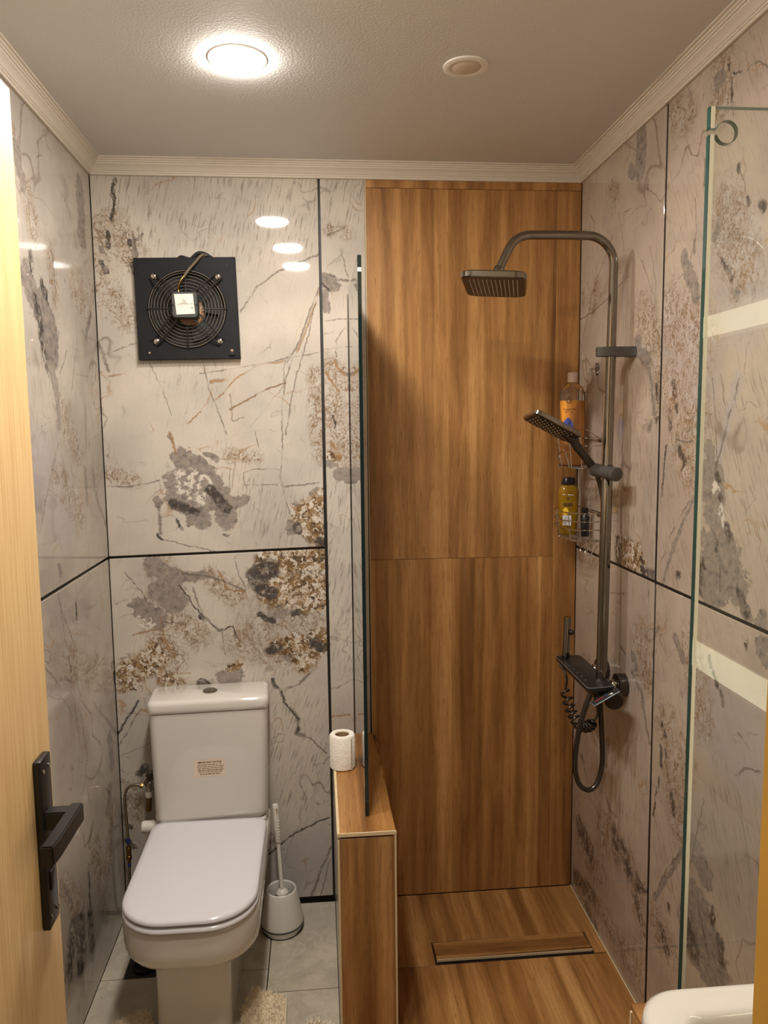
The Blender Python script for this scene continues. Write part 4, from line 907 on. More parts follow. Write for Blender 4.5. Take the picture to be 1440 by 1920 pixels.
# cistern, set very slightly askew
CR = math.radians(3.0); CCX, CCY = 0.3005, -0.084
def cring(w, d, z, r=0.018, rf=0.024, dy=0.0): return rrect(CCX, CCY + dy, w, d, r, z, 6, CR, rf)
cis = loft('cistern', [cring(0.312, 0.128, 0.3765), cring(0.328, 0.138, 0.384), cring(0.333, 0.141, 0.395), cring(0.343, 0.146, 0.700), cring(0.343, 0.146, 0.7155)], M['ceramic'], toilet, angle=60)
loft('cistern_lid', [cring(0.339, 0.143, 0.7165), cring(0.350, 0.152, 0.7185), cring(0.353, 0.155, 0.728), cring(0.352, 0.154, 0.742), cring(0.345, 0.148, 0.7505), cring(0.332, 0.136, 0.7535)], M['ceramic'], toilet, angle=60)
bt = lathe('flush_button', [(0.0215, 0), (0.0215, 0.003), (0.0195, 0.0045), (0.0185, 0.0038), (0.0030, 0.0048)], M['gunmetal'], toilet, (0.301, -0.080, 0.7533), (0, 0, 1), 36)
box('button_split', 0.3003, 0.3017, -0.098, -0.062, 0.7568, 0.7582, M['gunmetal_dark'], bt)
lathe('inlet_cap', [(0.006, -0.004), (0.0185, 0), (0.0185, 0.050), (0.0165, 0.056), (0.009, 0.058)], M['white_plastic'], toilet, (0.146, -0.115, 0.350), (-1, -0.05, 0.02), 28)
# notice sticker on the cistern face
rotc = Matrix.Rotation(CR, 3, 'Z')
def on_cis(u, z, off=0.0):
    """point on the cistern's front face, u metres right of its middle"""
    t = (z - 0.395) / (0.700 - 0.395)
    v = rotc @ Vector((u, -(0.141 + 0.005 * t) / 2 - off, 0))
    return Vector((CCX + v.x, CCY + v.y, z))
bm = bmesh.new()
for off in (0.0003,):
    bm.faces.new([bm.verts.new(on_cis(u, z, off)) for u, z in ((-0.047, 0.571), (0.043, 0.571), (0.046, 0.519), (-0.048, 0.519))])
stick = link('notice_sticker', bm, plain('sticker', (226, 206, 182), 0.5, vary=0.02), toilet, smooth=False)
FC = rotc @ FACE_FRONT
writing('notice_heading', 'IMPORTANT NOTICE', 0.0072, on_cis(-0.001, 0.5625, 0.0006), FC, M['ink'], stick, bold=0.0001)
bm = bmesh.new()
rnd = random.Random(3)
for row, (z, x0, x1) in enumerate(((0.5555, -0.034, 0.033), (0.5500, -0.038, 0.041), (0.5445, -0.036, 0.038), (0.5385, -0.035, 0.040), (0.5330, -0.035, 0.035), (0.5265, -0.030, 0.030))):
    x = x0
    while x < x1:
        wl = min(rnd.uniform(0.004, 0.012), x1 - x); th = 0.0013 if row in (3, 5) else 0.0009
        bm.faces.new([bm.verts.new(on_cis(u, zz, 0.0006)) for u, zz in ((x, z + th), (x + wl, z + th), (x + wl, z - th), (x, z - th))])
        x += wl + 0.0022
link('notice_print', bm, M['ink_soft'], stick, smooth=False)['kind'] = 'stuff'

# ---- angle valve and braided hose in the left corner
valve = thing('angle_valve', 'chrome angle valve with a braided steel hose beside the toilet', 'valve', (0.094, -0.03, 0.45))
lathe('valve_body', [(0.016, 0), (0.016, 0.003), (0.0085, 0.006), (0.0085, 0.046), (0.0105, 0.048), (0.0105, 0.058), (0.004, 0.060)], M['gunmetal'], valve, (0.097, -0.0006, 0.461), (0, -1, 0), 20)
lathe('valve_outlet', [(0.0065, 0), (0.0065, 0.020), (0.0095, 0.022), (0.0095, 0.036), (0.007, 0.038)], M['chrome'], valve, (0.097, -0.040, 0.462), (0, 0, -1), 20)
lathe('union_nut', [(0.011, 0), (0.0118, 0.003), (0.0118, 0.016), (0.010, 0.018)], M['white_plastic'], valve, (0.097, -0.040, 0.426), (0, 0, -1), 20)
lathe('tail_pipe', [(0.0085, 0), (0.0085, 0.045), (0.0075, 0.046)], M['brass'], valve, (0.096, -0.040, 0.408), (-0.05, 0, -1), 18)
lathe('side_outlet', [(0.0055, 0), (0.0055, 0.012)], M['chrome'], valve, (0.091, -0.038, 0.444), (-1, 0, 0), 16)
lathe('hose_nut', [(0.0075, 0), (0.0080, 0.002), (0.0080, 0.009), (0.0065, 0.010)], M['brass'], valve, (0.080, -0.038, 0.444), (-1, 0, 0.1), 6, angle=20)
tube('braided_hose', smooth_path([(0.071, -0.038, 0.4455), (0.056, -0.037, 0.4475), (0.040, -0.036, 0.4435), (0.027, -0.035, 0.430), (0.0215, -0.035, 0.408), (0.0215, -0.035, 0.375), (0.0235, -0.035, 0.325), (0.0255, -0.036, 0.272)], 6), 0.0046, M['braid'], valve, 12)
lathe('blue_ferrule', [(0.0055, 0), (0.0055, 0.016)], M['blue_ferrule'], valve, (0.0255, -0.036, 0.273), (0, 0, -1), 14)
lathe('coupling', [(0.0052, 0), (0.0052, 0.012), (0.0088, 0.013), (0.0088, 0.024), (0.0078, 0.0245), (0.0078, 0.040), (0.0088, 0.041), (0.0088, 0.052), (0.0055, 0.053), (0.0055, 0.063)], M['brass'], valve, (0.0255, -0.036, 0.257), (0, 0, -1), 16)
lathe('blue_ferrule', [(0.0053, 0), (0.0053, 0.014)], M['blue_ferrule'], valve, (0.0255, -0.036, 0.194), (0, 0, -1), 14)
tube('braided_hose', smooth_path([(0.0255, -0.036, 0.181), (0.024, -0.037, 0.14), (0.022, -0.038, 0.08), (0.022, -0.03, 0.03), (0.022, -0.004, 0.02)], 6), 0.0044, M['braid'], valve, 12)

# ---- floor drain in its cut-out behind the toilet foot
drain = thing('floor_drain', 'black drain pipe in a square floor cut-out left of the toilet foot', 'drain', (0.107, -0.252, -0.0095))
box('recess_plate', 0.0655, 0.149, -0.298, -0.212, -0.0098, -0.0082, plain('recess_cement', (62, 58, 52), 0.9, vary=0.2, scale=60), drain)
lathe('pipe_collar', [(0.030, 0), (0.032, 0.006), (0.032, 0.012), (0.027, 0.014), (0.027, 0.004)], M['fan_dark'], drain, (0.110, -0.252, -0.0082), (0, 0, 1), 28, cap1=True)

# ================================================================== TOILET BRUSH
BX, BY = 0.5010, -0.122
brush = thing('toilet_brush', 'white toilet brush standing in a flared white holder beside the toilet', 'toilet brush', (BX, BY, 0))
bm = bmesh.new()
prof = [(0.0645, 0.016), (0.0668, 0.022), (0.0655, 0.034), (0.0585, 0.075), (0.0500, 0.115), (0.0465, 0.1285), (0.0455, 0.1305), (0.0435, 0.1315), (0.0415, 0.1300), (0.0405, 0.126), (0.046, 0.07), (0.046, 0.03)]
add_lathe(bm, prof, (BX, BY, 0), seg=40)
link('holder', bm, M['white_plastic'], brush, angle=50)
lathe('band', [(0.0660, 0.0215), (0.0676, 0.0225), (0.0676, 0.0258), (0.0658, 0.0268)], M['grey_rubber'], brush, (BX, BY, 0), seg=40)
bm = bmesh.new(); rings = []
for h, f in ((0.0, 0), (0.0165, 1)):
    rings.append([])
    for k in range(48):
        a = 2 * PI * k / 48
        up = (0.007 * max(0, math.cos(3 * (a + PI / 2 + 0.9)))) if f == 0 else 0
        r = 0.0610 if f == 0 else 0.0650
        rings[-1].append(Vector((BX + r * math.cos(a), BY + r * math.sin(a), 0.0015 + h + up)))
add_loft(bm, rings)
link('base_skirt', bm, M['white_plastic'], brush, angle=60)
lathe('base_pad', [(0.0605, 0.0004), (0.0625, 0.0018), (0.058, 0.010)], M['grey_rubber'], brush, (BX, BY, 0), seg=40)
foot, top = Vector((BX + 0.003, BY - 0.004, 0.118)), Vector((0.4885, -0.104, 0.394))
ax = (top - foot).normalized()
lathe('splash_disc', [(0.0100, 0.012), (0.0195, 0.003), (0.0200, 0), (0.0190, -0.003), (0.006, -0.004)], M['white_plastic'], brush, foot, ax, 28)
L0 = (top - foot).length
lathe('stick', [(0.0075, 0.010), (0.0062, 0.018), (0.0060, 0.170)], M['white_plastic'], brush, foot, ax, 20)
grip = lathe('grip', [(0.0082, 0.160), (0.0094, 0.164), (0.0094, 0.215), (0.0100, 0.262), (0.0094, L0 - 0.003), (0.0080, L0)], M['white_plastic'], brush, foot, ax, 24)
q = foot + ax * (L0 - 0.018)
bm = bmesh.new()
add_loft(bm, [rrect(q.x + 0.0035, 0, 0.0042, 0.0010, 0.0004, q.z + dz, 3) for dz in (-0.009, 0.009)])
for v in bm.verts: v.co.y += q.y - 0.0090
link('hanging_slot', bm, M['card'], grip)
for k in range(6):
    g = foot + ax * (0.185 + 0.0085 * k) + Vector((0.0062, -0.0072, 0))
    lathe('grip_rib', [(0.0026, -0.0006), (0.0022, 0.0012), (0.0008, 0.002)], M['white_plastic'], grip, g, (0.65, -0.75, 0), 10)
lathe('bristles', [(0.012, 0.02), (0.030, 0.03), (0.032, 0.085), (0.020, 0.105)], M['grey_rubber'], brush, (BX, BY, 0), seg=24)

# ================================================================== TOILET ROLL
RX, RY, RH, RR = 0.6945, -0.2385, 0.099, 0.0368
roll = thing('toilet_roll', 'white embossed toilet roll standing on the wooden half wall', 'toilet roll', (RX, RY, PZ))
lathe('paper', [(0.0205, 0.0005), (RR - 0.003, 0.0005), (RR, 0.004), (RR, RH - 0.004), (RR - 0.003, RH), (0.0215, RH), (0.0206, RH - 0.002), (0.0206, 0.004), (0.0205, 0.0005)], M['tissue'], roll, (RX, RY, PZ + 0.0008), seg=48, cap0=False, cap1=False)
lathe('core', [(0.0205, 0.001), (0.0205, RH - 0.003), (0.0190, RH - 0.003), (0.0190, 0.001)], M['card'], roll, (RX, RY, PZ + 0.0008), seg=32, cap0=False, cap1=False)
bm = bmesh.new(); rows = []
for i in range(8):
    a = -0.75 - 0.035 * i; rr = RR + 0.0008 + 0.0001 * i * i
    rows.append([Vector((RX + rr * math.cos(a), RY + rr * math.sin(a), PZ + z)) for z in (0.002, 0.03, 0.07, RH - 0.004)])
add_loft(bm, rows, False, False, closed=False)
link('loose_sheet', bm, M['tissue'], roll)

# ================================================================== BATH MAT AND RUG
def heightmat(name, inside, x0, x1, y0, y1, nz, lift, mat, parent, step=0.012):
    bm = bmesh.new(); g = {}
    nx, ny = int((x1 - x0) / step), int((y1 - y0) / step)
    for i in range(nx + 1):
        for j in range(ny + 1):
            x, y = x0 + i * step, y0 + j * step
            g[i, j] = (x, y)
    top, bot = {}, {}
    def vt(d, k, z):
        if k not in d: d[k] = bm.verts.new((g[k][0], g[k][1], z))
        return d[k]
    cells = [(i, j) for i in range(nx) for j in range(ny) if inside(x0 + (i + .5) * step, y0 + (j + .5) * step)]
    for i, j in cells:
        ks = [(i, j), (i + 1, j), (i + 1, j + 1), (i, j + 1)]
        bm.faces.new([vt(top, k, lift(*g[k]) + nz) for k in ks])
        bm.faces.new([vt(bot, k, lift(*g[k])) for k in ks][::-1])
    cs = set(cells)
    for i, j in cells:
        for (di, dj), (a, c) in (((-1, 0), ((i, j + 1), (i, j))), ((1, 0), ((i + 1, j), (i + 1, j + 1))), ((0, -1), ((i, j), (i + 1, j))), ((0, 1), ((i + 1, j + 1), (i, j + 1)))):
            if (i + di, j + dj) not in cs: bm.faces.new((bot[a], bot[c], top[c], top[a]))
    bmesh.ops.smooth_vert(bm, verts=bm.verts[:], factor=0.5, use_axis_x=True, use_axis_y=True, use_axis_z=True)
    return link(name, bm, mat, parent, angle=60)
def fluff(name, pts, length, width, mat, parent, seed, lean=0.6):
    r = random.Random(seed); bm = bmesh.new()
    for (x, y, z) in pts:
        a = r.uniform(0, 2 * PI); l = length * r.uniform(0.6, 1.2); k = lean * r.uniform(0.2, 1.0)
        d = Vector((math.cos(a) * k, math.sin(a) * k, 1)).normalized(); s = Vector((-math.sin(a + 0.6), math.cos(a + 0.6), 0)) * width / 2
        p = Vector((x, y, z)); m1 = p + d * l * 0.55 + Vector((0, 0, 0)); e = p + d * l - Vector((0, 0, l * 0.15))
        v = [bm.verts.new(p - s), bm.verts.new(p + s), bm.verts.new(m1 + s * 0.9), bm.verts.new(m1 - s * 0.9), bm.verts.new(e)]
        bm.faces.new(v[:4]); bm.faces.new((v[3], v[2], v[4]))
    me = bpy.data.meshes.new(name); bm.to_mesh(me); bm.free(); me.materials.append(mat)
    o = bpy.data.objects.new(name, me); COL.objects.link(o); o.parent = parent; o['kind'] = 'stuff'
    return o
mat_ = thing('bath_mat', 'cream fluffy contour bath mat curled up around the toilet foot', 'bath mat', (0.30, -0.62, 0))
def in_mat(x, y):
    if x < 0.055 or x > 0.525 or y < -0.95: return False
    lo = 0.205 - 0.012; hi = 0.400 + 0.012
    if y > -0.560:                                             # the two arms beside the foot
        if x < 0.3: tip = -0.440 - 0.5 * (max(0, 0.150 - x)) - 3.5 * max(0, x - 0.150) ** 1.35; return x < lo and y < tip
        tip = -0.418 - 0.35 * max(0, x - 0.440) - 6 * max(0, 0.440 - x) ** 1.35; return x > hi - 0.004 and y < tip
    return True
def mat_lift(x, y):
    a = max(0, y + 0.54) / 0.10
    return 0.001 + (0.010 * a ** 1.5 if x < 0.3 else 0.024 * a ** 1.5)
heightmat('mat_backing', in_mat, 0.05, 0.53, -0.95, -0.40, 0.007, mat_lift, M['pile_base'], mat_, 0.010)
rr_ = random.Random(11); pts = []
while len(pts) < 20000:
    x, y = rr_.uniform(0.05, 0.53), rr_.uniform(-0.95, -0.40)
    if in_mat(x, y): pts.append((x, y, mat_lift(x, y) + 0.0055))
fluff('mat_pile', pts, 0.010, 0.0020, M['pile'], mat_, 5)
rug = thing('shaggy_rug', 'white shaggy rug on the grey floor tiles beside the wooden half wall', 'rug', (0.60, -0.72, 0))
def in_rug(x, y): return 0.556 < x < 0.652 and -0.95 < y < -0.528 - 12 * (x - 0.604) ** 2
heightmat('rug_backing', in_rug, 0.55, 0.66, -0.95, -0.51, 0.008, lambda x, y: 0.001, M['pile_base'], rug, 0.009)
pts = []
while len(pts) < 4500:
    x, y = rr_.uniform(0.55, 0.66), rr_.uniform(-0.95, -0.51)
    if in_rug(x, y): pts.append((x, y, 0.007))
fluff('rug_pile', pts, 0.024, 0.0026, M['shag'], rug, 9, 1.0)

# ================================================================== SHOWER COLUMN
SX, SY = 1.3985, -0.412
shower = thing('rain_shower', 'gunmetal shower column with a rectangular rain head, on the right marble wall', 'shower', (SX, SY, 0.84))
path = [Vector((1.394, SY, 0.860)), Vector((1.3965, SY, 1.20)), Vector((1.3985, SY, 1.396)), Vector((1.3985, SY, 1.399)), Vector((1.4005, SY, 1.60)), Vector((1.4045, SY, 1.948))]
for k in range(1, 9):
    a = PI / 2 * k / 8; path.append(Vector((1.4045 - 0.072 * (1 - math.cos(a)), SY, 1.948 + 0.072 * math.sin(a))))
path += [Vector((1.25, SY, 2.0205)), Vector((1.186, SY, 2.0195))]
cx, cz, rb = 1.186, 1.9575, 0.062
for k in range(1, 8):
    a = math.radians(68) * k / 7; path.append(Vector((cx - rb * math.sin(a), SY, cz + rb * math.cos(a))))
endp = Vector((1.1060, SY, 1.9330)); path.append(endp)
tube('riser_pipe', path, [0.0145 if p.z < 1.397 and p.x > 1.3 else 0.0128 if p.z < 1.93 and p.x > 1.3 else 0.0112 for p in path], M['gunmetal'], shower, 20)
dirn = Vector((-0.38, 0, -0.93)).normalized()
lathe('swivel_nut', [(0.0125, -0.012), (0.0145, -0.008), (0.0145, 0.004), (0.011, 0.008), (0.010, 0.012)], M['gunmetal'], shower, endp + dirn * 0.004, dirn, 20)
# rain head, turned and tipped a little on its swivel
HW, HL = 0.158, 0.252
hm = Matrix.Translation((1.0955, SY, 1.8905)) @ Matrix.Rotation(math.radians(4.0), 4, 'Y') @ Matrix.Rotation(-0.270, 4, 'Z')
bm = bmesh.new()
add_loft(bm, [rrect(0, 0, HW - 0.004, HL - 0.004, 0.030, 0.0), rrect(0, 0, HW, HL, 0.031, 0.002), rrect(0, 0, HW, HL, 0.031, 0.0135), rrect(0, 0, HW - 0.006, HL - 0.006, 0.030, 0.0165), rrect(0, 0, 0.06, 0.06, 0.02, 0.0185)])
bm.transform(hm)
head = link('rain_head', bm, M['gunmetal'], shower)
bm = bmesh.new()
add_loft(bm, [rrect(0, 0, HW - 0.008, HL - 0.008, 0.028, -0.0012), rrect(0, 0, HW - 0.006, HL - 0.006, 0.029, 0.0006)])
bm.transform(hm); link('spray_plate', bm, M['spray_face'], head)
bm = bmesh.new()
for i in range(12):
    for j in range(12):
        x, y = (i - 5.5) * 0.0104, (j - 5.5) * 0.0175
        t = bmesh.new(); add_lathe(t, [(0.00165, 0), (0.0012, -0.0022)], (x, y, -0.0011), (0, 0, 1), 6); merge(bm, t)
bm.transform(hm); link('nozzles', bm, M['nozzle'], head)['kind'] = 'stuff'
ball = endp + dirn * 0.016
lathe('ball_joint', [(0.008, 0.0), (0.0115, 0.006), (0.0115, 0.012), (0.019, 0.0155), (0.021, 0.0215)], M['gunmetal_dark'], head, ball, (Vector((1.0955, SY, 1.906)) - ball).normalized() * 1.0, 22)
# wall bracket
bm = bmesh.new()
pr = [(1.363, -0.006), (1.380, -0.0165), (1.405, -0.0185), (1.440, -0.0165), (1.4555, -0.018), (W - 0.0008, -0.021), (W - 0.0008, 0.021), (1.4555, 0.018), (1.440, 0.0165), (1.405, 0.0185), (1.380, 0.0165), (1.363, 0.006)]
add_loft(bm, [[Vector((x, SY + y, z)) for x, y in pr] for z in (1.7175, 1.7415)])
bmesh.ops.bevel(bm, geom=bm.edges[:], offset=0.0012, segments=2, affect='EDGES')
link('wall_bracket', bm, M['grey_plastic'], shower)
# sliding holder: a short horizontal cylinder with a knob end
k0, k1 = Vector((1.3775, -0.372, 1.4235)), Vector((1.4050, -0.462, 1.4150))
kd = (k1 - k0).normalized(); kl = (k1 - k0).length
hold = lathe('slide_holder', [(0.0145, 0), (0.0178, 0.003), (0.0178, kl - 0.018), (0.0165, kl - 0.017), (0.0165, kl - 0.014), (0.0185, kl - 0.013), (0.0185, kl - 0.001), (0.0172, kl)], M['grey_plastic'], shower, k0, kd, 32)
box('release_tab', 1.3935, 1.4055, -0.432, -0.418, 1.431, 1.4385, M['gunmetal_dark'], hold, 0.001)

# ---- hand shower resting in the holder
hand = thing('hand_shower', 'dark hand shower with a flat square head clipped to the riser', 'hand shower', (1.376, -0.375, 1.42))
hb = Vector((1.3745, -0.374, 1.4290)); neck = Vector((1.3080, -0.3905, 1.5055))
tip = Vector((1.196, -0.3900, 1.5650))
ld = (neck - hb)
fr = (tip - neck).normalized()                      # along the head
wv = Vector((0.10, -1, 0.12))
wy = (wv - fr * wv.dot(fr)).normalized()      # across the head, towards the camera
nn = fr.cross(wy).normalized()
if nn.z < 0: nn = -nn                               # back of the head faces up
hmx = Matrix(((fr.x, wy.x, nn.x, 0), (fr.y, wy.y, nn.y, 0), (fr.z, wy.z, nn.z, 0), (0, 0, 0, 1)))
hmx.translation = (neck + tip) / 2 + nn * 0.0
HLn = (tip - neck).length
bm = bmesh.new()
add_loft(bm, [rrect(0, 0, HLn + 0.006, 0.102, 0.012, 0.0), rrect(0, 0, HLn + 0.010, 0.106, 0.013, 0.002), rrect(0, 0, HLn + 0.010, 0.106, 0.013, 0.0105), rrect(0, 0, HLn + 0.002, 0.098, 0.012, 0.0140)])
bm.transform(hmx)
hh = link('head', bm, M['gunmetal'], hand)
bm = bmesh.new()
add_loft(bm, [rrect(0, 0, HLn - 0.002, 0.096, 0.010, -0.001), rrect(0, 0, HLn + 0.002, 0.100, 0.011, 0.0004)])
bm.transform(hmx); link('spray_plate', bm, M['hand_face'], hh)
bm = bmesh.new()
for i in range(11):
    for j in range(9):
        if (i + j) % 2: continue
        t = bmesh.new(); add_lathe(t, [(0.0019, 0), (0.0014, -0.0016)], ((i - 4.6) * 0.0098, (j - 4) * 0.0100, -0.0009), (0, 0, 1), 6); merge(bm, t)
bm.transform(hmx); link('nozzles', bm, M['nozzle'], hh)['kind'] = 'stuff'
tube('handle', smooth_path([hb, hb + ld * 0.35, hb + ld * 0.75, neck + nn * 0.004, neck + fr * 0.022 + nn * 0.009], 5), [0.0112] * 9 + [0.0122] * 4 + [0.0135, 0.015, 0.0165, 0.0175] + [0.0160] * 4, M['gunmetal_dark'], hand, 18)
# its hose: out of the holder, down beside the riser, looping under the mixer
hose = tube('hose', smooth_path([hb - ld.normalized() * 0.006, (1.388, -0.372, 1.404), (1.400, -0.374, 1.36), (1.4085, -0.378, 1.28), (1.4085, -0.380, 1.15), (1.4045, -0.383, 1.05), (1.401, -0.386, 0.95), (1.401, -0.387, 0.80),
                                      (1.405, -0.394, 0.70), (1.404, -0.405, 0.615), (1.388, -0.412, 0.562), (1.362, -0.416, 0.546), (1.336, -0.418, 0.565), (1.323, -0.419, 0.610), (1.325, -0.420, 0.675),
                                      (1.337, -0.420, 0.745), (1.355, -0.418, 0.800), (1.368, -0.414, 0.826)], 6), 0.0070, M['gunmetal_dark'], hand, 12)

# ---- thermostatic mixer with a shelf top
mixer = thing('shower_mixer', 'black shelf-topped shower mixer with a tilted lever plate on the right wall', 'shower mixer', (1.42, -0.345, 0.84))
MZ0 = 0.862
top = [(1.332, -0.206), (1.4060, -0.206), (1.4020, -0.484), (1.3280, -0.492)]
bm = bmesh.new()
def inset(pts, d):
    c = Vector((sum(p[0] for p in pts) / 4, sum(p[1] for p in pts) / 4))
    return [c + (Vector(p) - c) * (1 - d) for p in pts]
for d, z in ((0.03, 0.846), (0.0, 0.850), (0.0, MZ0 - 0.001), (0.01, MZ0)):
    pass
def rquad(pts, r, z, n=5):
    out = []; P = [Vector(p) for p in pts]
    for i in range(4):
        a, b2, c = P[i - 1], P[i], P[(i + 1) % 4]
        u, v = (a - b2).normalized() * r, (c - b2).normalized() * r
        for k in range(n + 1):
            t = k / n
            q = (b2 + u) * (1 - t) ** 2 + b2 * 2 * t * (1 - t) + (b2 + v) * t * t
            out.append(Vector((q.x, q.y, z)))
    return out
add_loft(bm, [rquad(inset(top, 0.05), 0.010, 0.8485), rquad(top, 0.012, 0.852), rquad(top, 0.012, MZ0 - 0.0005), rquad(inset(top, 0.012), 0.012, MZ0 + 0.0006)])
shelf = link('shelf', bm, M['black_metal'], mixer)
rimp = rquad(top, 0.012, MZ0 - 0.0006)
tube('shelf_rim', rimp, 0.0014, M['rim_silver'], mixer, 6, True)
bm = bmesh.new()
for k in range(5):
    y = -0.300 - k * 0.032
    add_box(bm, 1.3400, 1.3416 + 0.004, y - 0.005, y - 0.002, MZ0 + 0.0002, MZ0 + 0.0010); add_box(bm, 1.3440, 1.3455, y - 0.002, y + 0.004, MZ0 + 0.0002, MZ0 + 0.0010)
link('shelf_marks', bm, M['rim_silver'], mixer, smooth=False)['kind'] = 'stuff'
bm = bmesh.new()
add_loft(bm, [[Vector((x, y, z)) for x, z in ((1.345, 0.850), (1.352, 0.826), (1.392, 0.820), (1.402, 0.834), (1.402, 0.850))] for y in (-0.235, -0.478)])
bmesh.ops.bevel(bm, geom=bm.edges[:], offset=0.003, segments=2, affect='EDGES')
link('body', bm, M['gunmetal_dark'], mixer)
for yy in (-0.272, -0.408):
    lathe('inlet', [(0.031, 0), (0.031, 0.024), (0.027, 0.026), (0.0135, 0.026), (0.0135, 0.040), (0.0105, 0.041), (0.0105, 0.066)], M['gunmetal_dark'] if yy > -0.3 else M['gunmetal_dark'], mixer, (W - 0.0006, yy, 0.838), (-1, 0, 0), 32)
    lathe('union', [(0.0142, 0), (0.0150, 0.002), (0.0150, 0.010), (0.0138, 0.012)], M['chrome'], mixer, (W - 0.0275, yy, 0.838), (-1, 0, 0), 24)
lathe('valve_knob', [(0.0235, 0), (0.0245, 0.003), (0.0245, 0.030), (0.0215, 0.033)], M['gunmetal_dark'], mixer, (1.402, -0.472, 0.832), (-0.25, -1, -0.12), 28)
# tilted lever plate with hot and cold marks
LP = [Vector((1.4015, -0.4880, 0.8600)), Vector((1.4075, -0.5060, 0.8560)), Vector((1.3420, -0.5060, 0.8200)), Vector((1.3340, -0.4880, 0.8230))]
bm = bmesh.new()
dn = (LP[1] - LP[0]).cross(LP[3] - LP[0]).normalized()
if dn.z < 0: dn = -dn
add_loft(bm, [[p - dn * 0.005 for p in LP], LP])
bmesh.ops.bevel(bm, geom=bm.edges[:], offset=0.002, segments=2, affect='EDGES')
lever = link('lever_plate', bm, M['black_metal'], mixer)
tube('lever_rim', [LP[0], LP[1], LP[2], LP[3]], 0.0016, M['rim_silver'], lever, 6)
def on_lever(u, v): return LP[0] + (LP[3] - LP[0]) * u + (LP[1] - LP[0]) * v + dn * 0.0008
for nm, m, u0, u1 in (('cold_mark', 'blue_mark', 0.18, 0.46), ('hot_mark', 'red_print', 0.54, 0.84)):
    bm = bmesh.new(); bm.faces.new([bm.verts.new(on_lever(u, v)) for u, v in ((u0, 0.36), (u1, 0.36), (u1, 0.48), (u0, 0.48))])
    link(nm, bm, M[m], lever, smooth=False)
# bidet sprayer standing on the shelf with a coiled hose
spr = thing('bidet_sprayer', 'slim gunmetal hand sprayer standing on the black shower shelf', 'sprayer', (1.357, -0.222, MZ0))
lathe('wand', [(0.0105, 0.001), (0.0112, 0.003), (0.0112, 0.020), (0.0105, 0.022), (0.0105, 0.120), (0.0098, 0.122), (0.004, 0.1225)], M['gunmetal'], spr, (1.357, -0.226, MZ0 + 0.0006), (0.03, 0, 1), 24)
lathe('trigger_button', [(0.0080, 0), (0.0085, 0.004), (0.0070, 0.009)], M['black_metal'], spr, (1.366, -0.2345, MZ0 + 0.079), (0.6, -0.8, 0), 20)
ctrl = [(1.333, -0.245, 0.847), (1.340, -0.262, 0.836), (1.341, -0.285, 0.818), (1.327, -0.318, 0.803), (1.326, -0.335, 0.780), (1.331, -0.350, 0.752), (1.3395, -0.366, 0.728), (1.352, -0.385, 0.7155), (1.366, -0.400, 0.722), (1.377, -0.410, 0.740)]
mid = smooth_path(ctrl[3:], 30)
pts = smooth_path(ctrl[:4], 8)
turns = 12.0; n = len(mid)
nrm = Vector((0, 1, 0))
for i, p in enumerate(mid):
    T_ = (mid[min(i + 1, n - 1)] - mid[max(i - 1, 0)]).normalized()
    nrm = (nrm - T_ * nrm.dot(T_)).normalized(); bi = T_.cross(nrm)
    t = i / (n - 1); ph = 2 * PI * turns * (0.55 * t + 0.45 * t * t)
    amp = 0.0135 * min(1, t * 12, (1 - t) * 14)
    pts.append(p + nrm * math.cos(ph) * amp + bi * math.sin(ph) * amp)
fine = pts[:24] + smooth_path(pts[24:], 2)
fine += smooth_path([fine[-1], (1.386, -0.412, 0.760), (1.382, -0.412, 0.785), (1.374, -0.408, 0.824)], 5)[1:]
tube('coiled_hose', fine, 0.0034, M['gunmetal_dark'], spr, 8)

# ================================================================== WIRE CADDY AND ITS BOTTLES
caddy = thing('shower_caddy', 'chrome wire caddy with two baskets hanging behind the riser', 'caddy', (1.452, -0.15, 1.15))
CX, CYC = 1.4535, -0.150
wr = 0.0017
lathe('suction_hook', [(0.0185, 0), (0.0185, 0.002), (0.011, 0.005), (0.007, 0.008)], M['bottle'], caddy, (W - 0.0005, CYC - 0.006, 1.705), (-1, 0, 0), 24)
tube('hook', smooth_path([(1.452, CYC - 0.006, 1.708), (1.441, CYC - 0.008, 1.705), (1.437, CYC - 0.008, 1.694), (1.445, CYC - 0.008, 1.687), (1.449, CYC - 0.008, 1.694)], 5), 0.0016, M['chrome'], caddy, 8)
fy0, fy1 = -0.062, -0.238
tube('frame', smooth_path([(CX, fy1, 1.235), (CX, fy1, 1.40), (CX, fy1, 1.60), (CX, fy1 + 0.004, 1.632), (CX, fy1 + 0.050, 1.650), (CX, CYC - 0.020, 1.676), (CX - 0.004, CYC - 0.017, 1.700), (CX - 0.005, CYC - 0.006, 1.708), (CX - 0.004, CYC + 0.005, 1.700), (CX, CYC + 0.010, 1.676), (CX, fy0 - 0.046, 1.650), (CX, fy0 - 0.004, 1.632), (CX, fy0, 1.60), (CX, fy0, 1.40), (CX, fy0, 1.235)], 6), wr, M['chrome'], caddy, 8)
tube('frame_rod', [(CX, fy1 + 0.010, 1.195), (CX, fy1 + 0.010, 1.52)], wr * 0.8, M['chrome'], caddy, 8)
tube('frame_rod', [(CX, fy0 - 0.010, 1.195), (CX, fy0 - 0.010, 1.52)], wr * 0.8, M['chrome'], caddy, 8)
